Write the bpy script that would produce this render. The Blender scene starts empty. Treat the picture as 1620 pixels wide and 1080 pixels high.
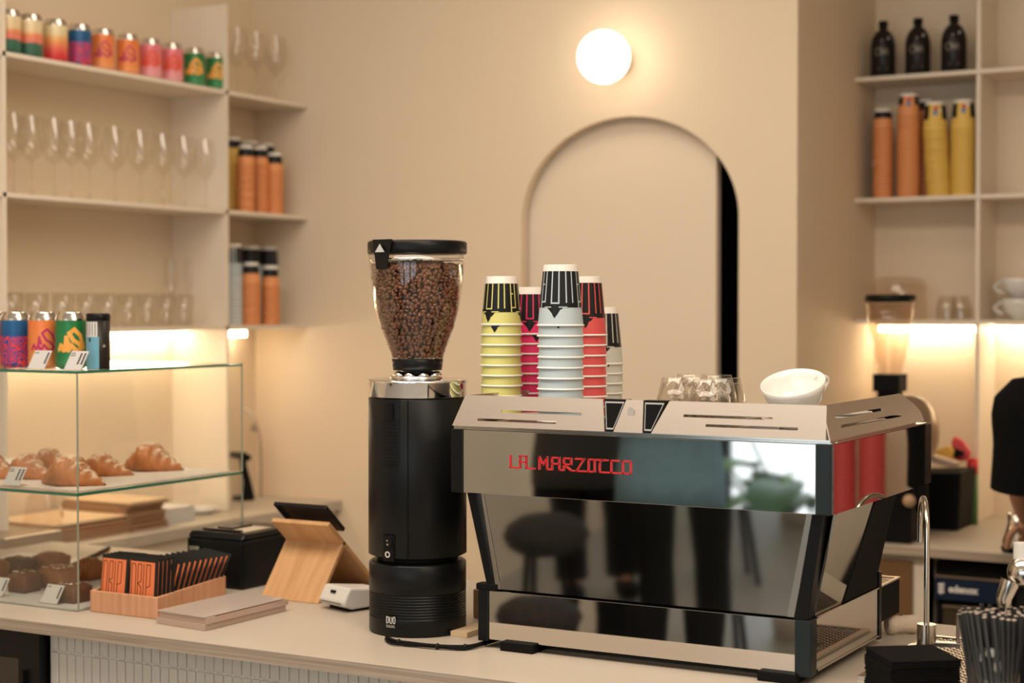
import bpy, math, random
from math import sin, cos, pi, radians, atan2, sqrt, tan, atan
from mathutils import Vector, Matrix
random.seed(7)
SC = bpy.context.scene
COL = SC.collection
# ------------------------------------------------------------------ camera
FPX, YAW, PITCH, CZ = 2650.0, radians(29.5), atan(53 / 2650.0), 1.5
cam_d = bpy.data.cameras.new('camera')
cam_d.sensor_width = 36.0
cam_d.lens = 36.0 * FPX / 1620.0
cam_d.clip_start = 0.05
cam_d.dof.use_dof = True
cam_d.dof.focus_distance = 2.9
cam_d.dof.aperture_fstop = 2.9
cam = bpy.data.objects.new('camera', cam_d)
COL.objects.link(cam)
cam.location = (0, 0, CZ)
cam.rotation_euler = (pi / 2 - PITCH, 0, YAW)
SC.camera = cam
# ------------------------------------------------------------------ world, light, exposure
w = bpy.data.worlds.new('world'); SC.world = w; w.use_nodes = True
w.node_tree.nodes['Background'].inputs[0].default_value = (0.72, 0.85, 1.0, 1)
w.node_tree.nodes['Background'].inputs[1].default_value = 0.9
def area(name, loc, rot, sx, sy, power, col, spread=180):
    d = bpy.data.lights.new(name, 'AREA'); d.shape = 'RECTANGLE'; d.size = sx; d.size_y = sy
    d.energy = power; d.color = col; d.spread = radians(spread)
    o = bpy.data.objects.new(name, d); COL.objects.link(o); o.location = loc; o.rotation_euler = rot
    return o
WARM = (1.0, 0.865, 0.71)
area('ceiling_light', (-1.5, 1.75, 2.96), (0, 0, 0), 2.4, 0.8, 52, WARM)
area('ceiling_light', (0.6, 1.2, 2.96), (0, 0, 0), 1.4, 1.4, 33, WARM)
area('ceiling_light', (-2.0, 3.3, 2.96), (0, 0, 0), 1.6, 0.5, 9, WARM)
area('ceiling_light', (-2.0, -1.4, 2.96), (0, 0, 0), 1.6, 0.8, 9, WARM)
for i, x in enumerate((-2.65, -0.95, 0.8)):
    area('window_daylight', (x, -3.34, 1.42), (radians(90), 0, 0), 1.48, 2.5, 19, (0.84, 0.93, 1.0))
SC.view_settings.view_transform = 'Standard'
SC.view_settings.look = 'None'
SC.view_settings.gamma = 1.0
SC.view_settings.exposure = 0.08
SC.cycles.max_bounces = 10
SC.cycles.transparent_max_bounces = 24
SC.cycles.glossy_bounces = 6
SC.cycles.diffuse_bounces = 4
SC.cycles.sample_clamp_indirect = 6.0
# ------------------------------------------------------------------ pixel -> place in the room (1620 x 1080 frame)
RV = Vector((cos(YAW), sin(YAW), 0)); FHX, FHY = -sin(YAW), cos(YAW)
FV = Vector((FHX * cos(PITCH), FHY * cos(PITCH), -sin(PITCH)))
UV_ = Vector((FHX * sin(PITCH), FHY * sin(PITCH), cos(PITCH)))
def at(px, py, X=None, Y=None, Z=None, D=None):
    d = RV * ((px - 810) / FPX) + UV_ * ((540 - py) / FPX) + FV
    k = X / d.x if X is not None else Y / d.y if Y is not None else (Z - CZ) / d.z if Z is not None else D
    return Vector((d.x * k, d.y * k, CZ + d.z * k))
# ------------------------------------------------------------------ materials
MATS = {}
def mat(name, col, rough=0.5, metal=0.0, noise=0.0, nscale=40.0, bump=0.0, coat=0.0, emit=None, estr=0.0, stretch=None, trans=0.0, sheen=0.0):
    if name in MATS: return MATS[name]
    m = bpy.data.materials.new(name); m.use_nodes = True; MATS[name] = m
    nt = m.node_tree; b = nt.nodes['Principled BSDF']
    b.inputs['Base Color'].default_value = (*col, 1); b.inputs['Roughness'].default_value = rough
    b.inputs['Metallic'].default_value = metal
    b.inputs['Coat Weight'].default_value = coat
    if max(col) < .03: b.inputs['Specular IOR Level'].default_value = 0.10 if rough > .45 else 0.22
    b.inputs['Transmission Weight'].default_value = trans
    b.inputs['Sheen Weight'].default_value = sheen
    if emit: b.inputs['Emission Color'].default_value = (*emit, 1); b.inputs['Emission Strength'].default_value = estr
    if noise or bump:
        tc = nt.nodes.new('ShaderNodeTexCoord'); n = nt.nodes.new('ShaderNodeTexNoise')
        n.inputs['Scale'].default_value = nscale; n.inputs['Detail'].default_value = 4
        mp = nt.nodes.new('ShaderNodeMapping')
        if stretch: mp.inputs['Scale'].default_value = stretch
        nt.links.new(tc.outputs['Object'], mp.inputs[0]); nt.links.new(mp.outputs[0], n.inputs['Vector'])
        if noise:
            mx = nt.nodes.new('ShaderNodeMix'); mx.data_type = 'RGBA'
            mx.inputs[6].default_value = (*[c * (1 - noise) for c in col], 1)
            mx.inputs[7].default_value = (*[min(1, c * (1 + noise)) for c in col], 1)
            nt.links.new(n.outputs['Fac'], mx.inputs[0]); nt.links.new(mx.outputs[2], b.inputs['Base Color'])
        if bump:
            bp = nt.nodes.new('ShaderNodeBump'); bp.inputs['Strength'].default_value = bump; bp.inputs['Distance'].default_value = 0.004
            nt.links.new(n.outputs['Fac'], bp.inputs['Height']); nt.links.new(bp.outputs[0], b.inputs['Normal'])
    return m
def glassmat(name, tint=(1, 1, 1), refl=1.0, ior=1.45):
    m = bpy.data.materials.new(name); m.use_nodes = True; MATS[name] = m
    nt = m.node_tree; nt.nodes.clear()
    o = nt.nodes.new('ShaderNodeOutputMaterial'); t = nt.nodes.new('ShaderNodeBsdfTransparent'); g = nt.nodes.new('ShaderNodeBsdfGlossy')
    t.inputs[0].default_value = (*tint, 1); g.inputs[0].default_value = (refl, refl, refl, 1); g.inputs['Roughness'].default_value = 0.02
    lw_ = nt.nodes.new('ShaderNodeLayerWeight'); lw_.inputs[0].default_value = 0.5
    pw = nt.nodes.new('ShaderNodeMath'); pw.operation = 'POWER'; pw.inputs[1].default_value = 4.5; nt.links.new(lw_.outputs['Facing'], pw.inputs[0])
    f = nt.nodes.new('ShaderNodeMath'); f.operation = 'MULTIPLY_ADD'; f.inputs[1].default_value = 0.9; f.inputs[2].default_value = ((ior - 1) / (ior + 1)) ** 2; nt.links.new(pw.outputs[0], f.inputs[0])
    mx = nt.nodes.new('ShaderNodeMixShader')
    nt.links.new(f.outputs[0], mx.inputs[0]); nt.links.new(t.outputs[0], mx.inputs[1]); nt.links.new(g.outputs[0], mx.inputs[2]); nt.links.new(mx.outputs[0], o.inputs[0])
    return m
def rampmat(name, stops, z0, z1, rough=0.35, wave=None):
    """colour printed in bands up the can (object z), optionally with a squiggle print"""
    m = bpy.data.materials.new(name); m.use_nodes = True; MATS[name] = m
    nt = m.node_tree; b = nt.nodes['Principled BSDF']; b.inputs['Roughness'].default_value = rough; b.inputs['Metallic'].default_value = 0.15
    tc = nt.nodes.new('ShaderNodeTexCoord'); sp = nt.nodes.new('ShaderNodeSeparateXYZ'); nt.links.new(tc.outputs['Object'], sp.inputs[0])
    n = nt.nodes.new('ShaderNodeTexNoise'); n.inputs['Scale'].default_value = 22; nt.links.new(tc.outputs['Object'], n.inputs['Vector'])
    ad = nt.nodes.new('ShaderNodeMath'); ad.operation = 'MULTIPLY_ADD'; ad.inputs[1].default_value = 0.012
    nt.links.new(n.outputs['Fac'], ad.inputs[0]); nt.links.new(sp.outputs['Z'], ad.inputs[2])
    mr = nt.nodes.new('ShaderNodeMapRange'); mr.inputs[1].default_value = z0; mr.inputs[2].default_value = z1
    nt.links.new(ad.outputs[0], mr.inputs[0])
    cr = nt.nodes.new('ShaderNodeValToRGB'); nt.links.new(mr.outputs[0], cr.inputs[0])
    e = cr.color_ramp.elements
    while len(e) < len(stops): e.new(0.5)
    for k, (p, c) in enumerate(stops): e[k].position = p; e[k].color = (*c, 1)
    out = cr.outputs[0]
    if wave:
        c, zc = wave
        wv = nt.nodes.new('ShaderNodeTexNoise'); wv.inputs['Scale'].default_value = 30; wv.inputs['Detail'].default_value = 0.0; wv.inputs['Distortion'].default_value = 1.6
        nt.links.new(tc.outputs['Object'], wv.inputs['Vector'])
        mm = nt.nodes.new('ShaderNodeMath'); mm.operation = 'PINGPONG'; mm.inputs[1].default_value = 0.06; nt.links.new(wv.outputs['Fac'], mm.inputs[0])
        gt = nt.nodes.new('ShaderNodeMath'); gt.operation = 'GREATER_THAN'; gt.inputs[1].default_value = 0.03; nt.links.new(mm.outputs[0], gt.inputs[0])
        lt = nt.nodes.new('ShaderNodeMath'); lt.operation = 'LESS_THAN'; lt.inputs[1].default_value = zc; nt.links.new(sp.outputs['Z'], lt.inputs[0])
        ml = nt.nodes.new('ShaderNodeMath'); ml.operation = 'MULTIPLY'; nt.links.new(gt.outputs[0], ml.inputs[0]); nt.links.new(lt.outputs[0], ml.inputs[1])
        mx = nt.nodes.new('ShaderNodeMix'); mx.data_type = 'RGBA'; nt.links.new(ml.outputs[0], mx.inputs[0]); nt.links.new(out, mx.inputs[6]); mx.inputs[7].default_value = (*c, 1)
        out = mx.outputs[2]
    nt.links.new(out, b.inputs['Base Color'])
    return m
def woodmat(name, c1, c2, scale=(3, 40, 40), rough=0.45):
    m = bpy.data.materials.new(name); m.use_nodes = True; MATS[name] = m
    nt = m.node_tree; b = nt.nodes['Principled BSDF']; b.inputs['Roughness'].default_value = rough
    tc = nt.nodes.new('ShaderNodeTexCoord'); mp = nt.nodes.new('ShaderNodeMapping'); mp.inputs['Scale'].default_value = scale
    n = nt.nodes.new('ShaderNodeTexNoise'); n.inputs['Scale'].default_value = 2.2; n.inputs['Detail'].default_value = 5
    nt.links.new(tc.outputs['Object'], mp.inputs[0]); nt.links.new(mp.outputs[0], n.inputs['Vector'])
    cr = nt.nodes.new('ShaderNodeValToRGB'); cr.color_ramp.elements[0].position = .3; cr.color_ramp.elements[1].position = .7
    cr.color_ramp.elements[0].color = (*c1, 1); cr.color_ramp.elements[1].color = (*c2, 1)
    nt.links.new(n.outputs['Fac'], cr.inputs[0]); nt.links.new(cr.outputs[0], b.inputs['Base Color'])
    return m
WALL = mat('wall_paint', (0.80, 0.660, 0.495), 0.85, noise=0.015, nscale=3, bump=0.02)
WALLIN = mat('inner_wall_paint', (0.82, 0.69, 0.545), 0.85, noise=0.01, nscale=3)
WHITE = mat('shelf_white', (0.80, 0.70, 0.575), 0.5)
TOPM = mat('counter_laminate', (0.485, 0.42, 0.345), 0.42, noise=0.02, nscale=6)
PLY = woodmat('plywood_edge', (0.30, 0.225, 0.165), (0.47, 0.39, 0.31), (1.5, 1.5, 130), 0.55)
TILE = mat('tile_glaze', (0.58, 0.54, 0.49), 0.22, noise=0.05, nscale=9)
GROUT = mat('grout', (0.66, 0.62, 0.57), 0.9)
FLOORM = mat('floor_concrete', (0.36, 0.34, 0.31), 0.45, noise=0.12, nscale=5)
CEILM = mat('ceiling_paint', (0.82, 0.78, 0.72), 0.9)
BLACK = mat('black_satin', (0.005, 0.005, 0.0055), 0.35)
BLACKM = mat('black_matte', (0.006, 0.0055, 0.0055), 0.6)
BLACKP = mat('black_gloss', (0.005, 0.005, 0.006), 0.2)
VOID = mat('passage_dark_seam_black', (0.003, 0.003, 0.003), 0.9)  # flat black for the painted-in darkness past the arch, and the grinder seam
GRAPH = mat('grinder_black', (0.006, 0.0068, 0.007), 0.38)
MIRROR = mat('mirror_steel', (0.66, 0.62, 0.58), 0.025, 1.0)
MIRROR2 = mat('mirror_steel_panel', (0.52, 0.50, 0.47), 0.035, 1.0)
BRUSH = mat('brushed_steel', (0.56, 0.50, 0.45), 0.38, 1.0, noise=0.04, nscale=30, stretch=(1, 30, 30))
STEEL = mat('steel', (0.66, 0.62, 0.57), 0.18, 1.0)
STEELD = mat('steel_dark', (0.42, 0.37, 0.32), 0.3, 1.0)
CHROME = mat('chrome', (0.85, 0.85, 0.85), 0.08, 1.0)
RED = mat('logo_red', (0.62, 0.02, 0.025), 0.3)
GLASS = glassmat('clear_glass')
GLASSP = glassmat('pane_glass', (0.975, 0.985, 0.97), 1.0, 1.5)
GEDGE = mat('glass_edge_green', (0.02, 0.16, 0.10), 0.15)
GEDGEV = mat('glass_edge_grey', (0.30, 0.33, 0.27), 0.2)
ACRYL = glassmat('acrylic', (0.93, 0.89, 0.87), 1.0, 1.6)
FROST = mat('acrylic_edge', (0.52, 0.38, 0.32), 0.3)
PORC = mat('porcelain', (0.82, 0.78, 0.74), 0.15, coat=0.4)
PAPERW = mat('paper_rim_white', (0.86, 0.81, 0.75), 0.6)
CUPY = mat('cup_yellow', (0.66, 0.62, 0.20), 0.55)
CUPP = mat('cup_magenta', (0.72, 0.02, 0.13), 0.5)
CUPW = mat('cup_pale_blue_white', (0.46, 0.54, 0.58), 0.5)
CUPR = mat('cup_coral', (0.68, 0.085, 0.085), 0.5)
CUPG = mat('cup_pale_grey', (0.56, 0.56, 0.50), 0.5)
CUPO = mat('cup_orange', (0.80, 0.32, 0.12), 0.55)
CUPYD = mat('cup_shelf_yellow', (0.80, 0.52, 0.11), 0.55)
INK = mat('ink_black', (0.012, 0.012, 0.013), 0.4)
INKB = mat('ink_blue', (0.05, 0.22, 0.42), 0.5)
INKR = mat('ink_red', (0.6, 0.04, 0.05), 0.5)
LED = mat('led_strip', (1, 1, 1), 0.5, emit=(1.0, 0.83, 0.58), estr=15)
LAMPM = mat('lamp_opal', (1, 1, 1), 0.4, emit=(1.0, 0.86, 0.66), estr=4.5)
BEAN = mat('coffee_bean', (0.17, 0.062, 0.026), 0.34, noise=0.5, nscale=45)
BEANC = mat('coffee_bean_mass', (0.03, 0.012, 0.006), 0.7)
BAMBOO = woodmat('bamboo', (0.56, 0.29, 0.12), (0.70, 0.40, 0.19), (30, 4, 1.2), 0.4)
OAK = woodmat('oak_box', (0.52, 0.25, 0.13), (0.64, 0.34, 0.19), (40, 40, 2), 0.5)
PLAST = mat('reader_white', (0.70, 0.66, 0.61), 0.35)
TABLET = mat('tablet_black', (0.012, 0.012, 0.014), 0.2)
TEXTW = mat('print_white', (0.75, 0.72, 0.68), 0.5)
TEXTD = mat('print_dim', (0.30, 0.27, 0.22), 0.5)
ORG = mat('bag_orange', (0.78, 0.20, 0.07), 0.5)
BAGK = mat('bag_black', (0.025, 0.024, 0.022), 0.5)
KRAFT = mat('kraft_paper', (0.34, 0.18, 0.095), 0.8, noise=0.12, nscale=25)
RIMO = mat('rim_orange', (0.62, 0.22, 0.07), 0.6)
RIMY = mat('rim_yellow', (0.62, 0.38, 0.07), 0.6)
RIMR = mat('rim_red', (0.45, 0.03, 0.03), 0.6)
KRAFTL = mat('kraft_light', (0.66, 0.48, 0.30), 0.8)
NAPK = mat('napkin_black', (0.005, 0.0045, 0.0045), 0.8)
CARD = mat('card_white', (0.66, 0.63, 0.62), 0.5)
CROIS = mat('croissant_crust', (0.42, 0.14, 0.038), 0.5, noise=0.55, nscale=38, bump=1.0)
_nt = CROIS.node_tree; _b = _nt.nodes['Principled BSDF']; _src = _b.inputs['Base Color'].links[0].from_socket
_g = _nt.nodes.new('ShaderNodeTexCoord'); _sx = _nt.nodes.new('ShaderNodeSeparateXYZ'); _nt.links.new(_g.outputs['Normal'], _sx.inputs[0])
_n2 = _nt.nodes.new('ShaderNodeTexNoise'); _n2.inputs['Scale'].default_value = 90; _nt.links.new(_g.outputs['Object'], _n2.inputs['Vector'])
_ml = _nt.nodes.new('ShaderNodeMath'); _ml.operation = 'MULTIPLY'; _nt.links.new(_sx.outputs['Z'], _ml.inputs[0]); _nt.links.new(_n2.outputs['Fac'], _ml.inputs[1])
_mr = _nt.nodes.new('ShaderNodeMapRange'); _mr.inputs[1].default_value = .27; _mr.inputs[2].default_value = .50; _mr.inputs[4].default_value = .75; _nt.links.new(_ml.outputs[0], _mr.inputs[0])
_mx = _nt.nodes.new('ShaderNodeMix'); _mx.data_type = 'RGBA'; _mx.inputs[7].default_value = (.80, .66, .50, 1); _nt.links.new(_mr.outputs[0], _mx.inputs[0]); _nt.links.new(_src, _mx.inputs[6]); _nt.links.new(_mx.outputs[2], _b.inputs['Base Color'])
SUGAR = mat('icing_sugar', (0.80, 0.66, 0.52), 0.9)
BROWN = mat('brownie', (0.13, 0.045, 0.018), 0.6, noise=0.6, nscale=50, bump=0.9)
CAKE = mat('cake', (0.34, 0.12, 0.035), 0.6, noise=0.5, nscale=45, bump=0.7)
SKIN = mat('skin', (0.62, 0.33, 0.20), 0.5)
CLOTHB = mat('black_cotton', (0.0045, 0.0045, 0.005), 0.9)
DENIM = mat('denim_blue', (0.13, 0.25, 0.34), 0.85, noise=0.2, nscale=30)
GREYJ = mat('charcoal_jacket', (0.035, 0.037, 0.036), 0.8)
TROUS = mat('black_trousers', (0.012, 0.013, 0.014), 0.85)
HAIR = mat('hair_auburn', (0.16, 0.05, 0.02), 0.6)
LEAF = mat('leaf_green', (0.10, 0.28, 0.06), 0.4, noise=0.3, nscale=12)
LEAFD = mat('leaf_dark', (0.03, 0.13, 0.06), 0.4)
CABD = mat('cabinet_brown', (0.17, 0.085, 0.03), 0.6)
NAVY = mat('navy_panel', (0.002, 0.014, 0.045), 0.25)
CLOTHW = mat('cloth_beige', (0.68, 0.56, 0.43), 0.95, noise=0.06, nscale=90, bump=0.4)
BOTTLE = mat('bottle_black', (0.018, 0.013, 0.011), 0.25)
PINKF = mat('packet_pink', (0.75, 0.08, 0.09), 0.5)
YEL = mat('packet_yellow', (0.72, 0.42, 0.07), 0.5)
GRN = mat('bottle_green', (0.03, 0.14, 0.03), 0.3)
REDC = mat('cap_red', (0.6, 0.02, 0.02), 0.35)
GLASSV = glassmat('drinking_glass', (0.94, 0.93, 0.91), 1.0, 1.62)
PLASTIC = glassmat('clear_plastic', (0.94, 0.90, 0.86), 1.0, 1.45)
FABRIC = mat('boucle', (0.03, 0.03, 0.028), 0.95, noise=0.9, nscale=50, bump=1.0)
# ------------------------------------------------------------------ mesh builder
class MB:
    def __init__(s): s.v = []; s.f = []; s.m = []; s.sm = []
    def add(s, vs, fs, mi=0, smooth=False):
        b = len(s.v); s.v += [Vector(p) for p in vs]
        for f in fs: s.f.append([b + i for i in f]); s.m.append(mi); s.sm.append(smooth)
        return s
    def box(s, x0, x1, y0, y1, z0, z1, mi=0, M=None):
        vs = [Vector(p) for p in ((x0, y0, z0), (x1, y0, z0), (x1, y1, z0), (x0, y1, z0), (x0, y0, z1), (x1, y0, z1), (x1, y1, z1), (x0, y1, z1))]
        if M is not None: vs = [M @ p for p in vs]
        return s.add(vs, [(0, 3, 2, 1), (4, 5, 6, 7), (0, 1, 5, 4), (1, 2, 6, 5), (2, 3, 7, 6), (3, 0, 4, 7)], mi)
    def hexa(s, a, b, mi=0):
        """eight corners: quad a (4 points) swept to quad b"""
        n = len(a)
        return s.add(list(a) + list(b), [tuple(range(n))[::-1], tuple(range(n, 2 * n))] + [(i, (i + 1) % n, n + (i + 1) % n, n + i) for i in range(n)], mi)
    def lathe(s, prof, c=(0, 0, 0), n=32, mi=0, smooth=True, M=None, cap0=False, cap1=False):
        vs = []; fs = []
        for r, z in prof:
            for i in range(n):
                p = Vector((r * cos(2 * pi * i / n), r * sin(2 * pi * i / n), z))
                if M is not None: p = M @ p
                vs.append(p + Vector(c))
        for k in range(len(prof) - 1):
            for i in range(n):
                j = (i + 1) % n; fs.append((k * n + i, k * n + j, (k + 1) * n + j, (k + 1) * n + i))
        s.add(vs, fs, mi, smooth)
        if cap0: s.add(vs[:n], [tuple(range(n))[::-1]], mi)
        if cap1: s.add(vs[-n:], [tuple(range(n))], mi)
        return s
    def tube(s, pts, r, n=10, mi=0, caps=True, smooth=True):
        pts = [Vector(p) for p in pts]; rs = r if isinstance(r, (list, tuple)) else [r] * len(pts)
        vs = []; fs = []; t0 = (pts[1] - pts[0]).normalized()
        u = t0.orthogonal().normalized()
        for k, p in enumerate(pts):
            t = (pts[min(k + 1, len(pts) - 1)] - pts[max(k - 1, 0)]).normalized()
            u = (u - t * u.dot(t)).normalized(); v = t.cross(u)
            for i in range(n):
                a = 2 * pi * i / n; vs.append(p + (u * cos(a) + v * sin(a)) * rs[k])
        for k in range(len(pts) - 1):
            for i in range(n):
                j = (i + 1) % n; fs.append((k * n + i, k * n + j, (k + 1) * n + j, (k + 1) * n + i))
        s.add(vs, fs, mi, smooth)
        if caps: s.add(vs[:n], [tuple(range(n))[::-1]], mi); s.add(vs[-n:], [tuple(range(n))], mi)
        return s
    def sphere(s, c, r, n=16, mi=0, sc=(1, 1, 1), M=None):
        m = n // 2; prof = [(max(1e-4, sin(pi * k / m)), -cos(pi * k / m)) for k in range(m + 1)]
        S = Matrix.Diagonal((*[r * q for q in sc], 1))
        return s.lathe(prof, c, n, mi, True, (M @ S) if M is not None else S)
    def build(s, name, mats, parent=None, origin=None, bevel=0.0, sub=0):
        o0 = Vector(parent.location) if (parent is not None and origin is None) else Vector(origin or (0, 0, 0))
        if parent is not None and parent.parent is not None and origin is None: o0 = Vector(parent.parent.location)
        me = bpy.data.meshes.new(name)
        me.from_pydata([p - o0 for p in s.v], [], s.f)
        for mm in (mats if isinstance(mats, (list, tuple)) else [mats]): me.materials.append(mm)
        me.polygons.foreach_set('material_index', s.m); me.polygons.foreach_set('use_smooth', s.sm); me.update()
        o = bpy.data.objects.new(name, me); COL.objects.link(o)
        if parent is not None: o.parent = parent
        else: o.location = o0
        if bevel:
            b = o.modifiers.new('bevel', 'BEVEL'); b.width = bevel; b.segments = 2; b.limit_method = 'ANGLE'
        if sub:
            q = o.modifiers.new('sub', 'SUBSURF'); q.levels = sub; q.render_levels = sub
        return o
def thing(name, label, cat, loc=(0, 0, 0), rz=0.0, group=None):
    o = bpy.data.objects.new(name, None); COL.objects.link(o); o.empty_display_size = 0.05
    o.location = loc; o.rotation_euler = (0, 0, rz); return tag(o, label, cat, group)
def tag(o, label, cat, group=None):
    o['label'] = label; o['category'] = cat
    if group: o['group'] = group
    return o
def struct(o): o['kind'] = 'structure'; return o
def kids(o): return [c for c in COL.objects if c.parent == o]
KIDS = {}
def dup(o, loc, rz=0.0, label=None, group=None):
    c = o.copy(); COL.objects.link(c); c.location = loc; c.rotation_euler = (0, 0, rz)
    if label: c['label'] = label
    if group: c['group'] = group
    if o.name not in KIDS: KIDS[o.name] = [(k, kids(k)) for k in kids(o)]
    for k, gs in KIDS[o.name]:
        d = k.copy(); COL.objects.link(d); d.parent = c
        for g in gs: e = g.copy(); COL.objects.link(e); e.parent = d
    return c
def strokes(mb, segs, P, w, mi=0, t=0.0006):
    """flat raised strokes: segs of (a, b) 2-D points, P(u, v, h) -> 3-D"""
    for (ax, ay), (bx, by) in segs:
        dx, dy = bx - ax, by - ay; L = sqrt(dx * dx + dy * dy) or 1; ux, uy = dx / L * w / 2, dy / L * w / 2; nx, ny = -uy, ux
        q = [(ax - ux + nx, ay - uy + ny), (ax - ux - nx, ay - uy - ny), (bx + ux - nx, by + uy - ny), (bx + ux + nx, by + uy + ny)]
        mb.hexa([P(x, y, 0) for x, y in q], [P(x, y, t) for x, y in q], mi)
def text_mesh(txt, size, name, m, parent, M, bold=0.0, extr=0.0004):
    """built-in lettering turned to mesh; M places its x-y plane"""
    c = bpy.data.curves.new('lettering', 'FONT'); c.body = txt; c.size = size; c.extrude = extr; c.offset = bold; c.resolution_u = 2
    t = bpy.data.objects.new('lettering_curve', c); COL.objects.link(t)
    dg = bpy.context.evaluated_depsgraph_get(); me = bpy.data.meshes.new_from_object(t.evaluated_get(dg))
    bpy.data.objects.remove(t); me.transform(M); me.materials.clear(); me.materials.append(m); me.name = name
    for p in me.polygons: p.material_index = 0
    o = bpy.data.objects.new(name, me); COL.objects.link(o)
    if parent is not None: o.parent = parent
    return o
ORD = ['topmost', 'second', 'third', 'fourth', 'fifth', 'sixth', 'seventh', 'eighth', 'ninth', 'tenth', 'eleventh', 'twelfth', 'thirteenth', 'fourteenth', 'fifteenth',
       'sixteenth', 'seventeenth', 'eighteenth', 'nineteenth', 'twentieth', 'twenty-first', 'twenty-second', 'twenty-third', 'twenty-fourth', 'twenty-fifth', 'twenty-sixth']
# ================================================================== SETTING
XL, XR, YB, YA, YF, H = -3.48, 1.8, 4.42, 5.13, -3.2, 3.0
XS = -1.596
T_ARCH = .035
mb = MB().box(XL - .15, XR + .15, YF - .15, YA + .4, -.1, 0); struct(mb.build('floor', FLOORM))
mb = MB().box(XL - .15, XR + .15, YF - .15, YA + .4, H, H + .1); struct(mb.build('ceiling', CEILM))
mb = MB().box(XL - .12, XL, YF - .15, YB + .8, 0, H); struct(mb.build('wall_left', WALL))
mb = MB().box(XR, XR + .12, YF - .15, YA + .15, 0, H); struct(mb.build('wall_right', WALL))
mb = MB().box(XS, XR + .12, YA, YA + .12, 0, H); struct(mb.build('wall_alcove', WALL))
mb = MB().box(XS - .07, XS, YB + T_ARCH + .001, YA + .12, 0, H); struct(mb.build('wall_side', WALL))
# back wall with the arch cut through it
AX, AW, ASP, AH = -2.118, 0.350, 1.757, 0.300
mb = MB()
T = T_ARCH
def wq(x0, z0, x1, z1, x2, z2, x3, z3):
    mb.add([(x0, YB, z0), (x1, YB, z1), (x2, YB, z2), (x3, YB, z3)], [(0, 1, 2, 3)])
    mb.add([(x0, YB + T, z0), (x1, YB + T, z1), (x2, YB + T, z2), (x3, YB + T, z3)], [(3, 2, 1, 0)])
    if x1 == XS: mb.add([(XS, YB, 0), (XS, YB + T, 0), (XS, YB + T, H), (XS, YB, H)], [(0, 1, 2, 3)])
wq(XL, 0, AX - AW, 0, AX - AW, H, XL, H); wq(AX + AW, 0, XS, 0, XS, H, AX + AW, H)
N = 48
arc = [(AX - AW * cos(pi * k / N), ASP + AH * sin(pi * k / N)) for k in range(N + 1)]
for k in range(N):
    (xa, za), (xb, zb) = arc[k], arc[k + 1]
    wq(xa, za, xb, zb, xb, H, xa, H)
rim = [(AX - AW, 0)] + arc + [(AX + AW, 0)]
for (xa, za), (xb, zb) in zip(rim, rim[1:]):
    mb.add([(xa, YB, za), (xa, YB + T, za), (xb, YB + T, zb), (xb, YB, zb)], [(0, 1, 2, 3)], 0, True)
struct(mb.build('wall_back', WALL))
xe = at(1133, 500, Y=4.47).x
struct(MB().box(XL, xe, 4.47, 4.50, 0, H).build('wall_passage', WALLIN))
struct(MB().box(-2.9, XS - .07, 5.05, 5.09, 0, H).build('passage_dark_sheet', VOID))  # black sheet, its colour stands in for the unlit space beyond the passage
# front wall with three tall windows
mb = MB()
mb.box(XL, XR, YF - .12, YF, 0, .15); mb.box(XL, XR, YF - .12, YF, 2.7, H)
for a, b in ((XL, -3.42), (-1.90, -1.70), (-.20, .05), (1.58, XR)): mb.box(a, b, YF - .12, YF, .15, 2.7)
struct(mb.build('wall_front', WALL))
for i, (a, b) in enumerate(((-3.42, -1.90), (-1.70, -.20), (.05, 1.58))):
    wn = struct(MB().box(a, b, YF - .10, YF - .06, .15, .21).box(a, b, YF - .10, YF - .06, 2.64, 2.7).box(a, a + .05, YF - .10, YF - .06, .21, 2.64).box(b - .05, b, YF - .10, YF - .06, .21, 2.64).build('window_%d' % (i + 1), BLACKM))
    MB().box((a + b) / 2 - .02, (a + b) / 2 + .02, YF - .10, YF - .06, .21, 2.64).build('mullion', BLACKM, wn)
    MB().box(a + .05, b - .05, YF - .085, YF - .08, .21, 2.64).build('pane', GLASSP, wn)
# conduit in the alcove corner
pc = at(1371, 100, Y=YA - .02)
pipe = struct(MB().tube([(pc.x, YA - .02, 3.0), (pc.x, YA - .02, 2.0), (pc.x + .02, YA - .03, 1.95), (pc.x, YA - .02, 1.90)], .010, 8).build('trim_1', WHITE))
MB().box(pc.x - .02, pc.x + .02, YA - .03, YA, 2.28, 2.30).build('clip', WHITE, pipe)
# ================================================================== WALL SHELVES
SZL = (2.160, 1.798, 1.446)
XSF = -3.263
root = thing('wall_shelf', 'tall white built-in shelf unit on the left wall above the side worktop', 'shelving', (XL, 3.1, .88))
for z in SZL: MB().box(XL + .001, XSF, 1.6, YB - .002, z - .012, z).build('shelf', WHITE, root)
for y in (4.005, 3.110, 2.215): MB().box(XL + .001, XSF, y, y + .012, (.882 if y > 3.2 else .902), 2.42).build('upright', WHITE, root)
root = thing('wall_shelf', 'white shelf unit in the right alcove holding bottles and paper cups', 'shelving', (XS, 5.0, 1.4))
SZR = (2.195, 1.831, 1.465)
for z in SZR: MB().box(XS, XR, 4.93, YA, z - .012, z).build('shelf', WHITE, root)
for x in (-1.2345, -.45, .35): MB().box(x, x + .012, 4.935, YA, .872, 2.9).build('upright', WHITE, root)
ledz = 1.424
def led(x0, x1, y0, y1, label, zt):
    o = thing('led_strip_light', label, 'light', ((x0 + x1) / 2, (y0 + y1) / 2, zt - .012))
    MB().box(x0, x1, y0, y1, zt - .007, zt - .0001).build('housing', WHITE, o)
    MB().box(x0 + .001, x1 - .001, y0 + .001, y1 - .001, zt - .026, zt - .0071).build('diffuser', LED, o)
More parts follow.
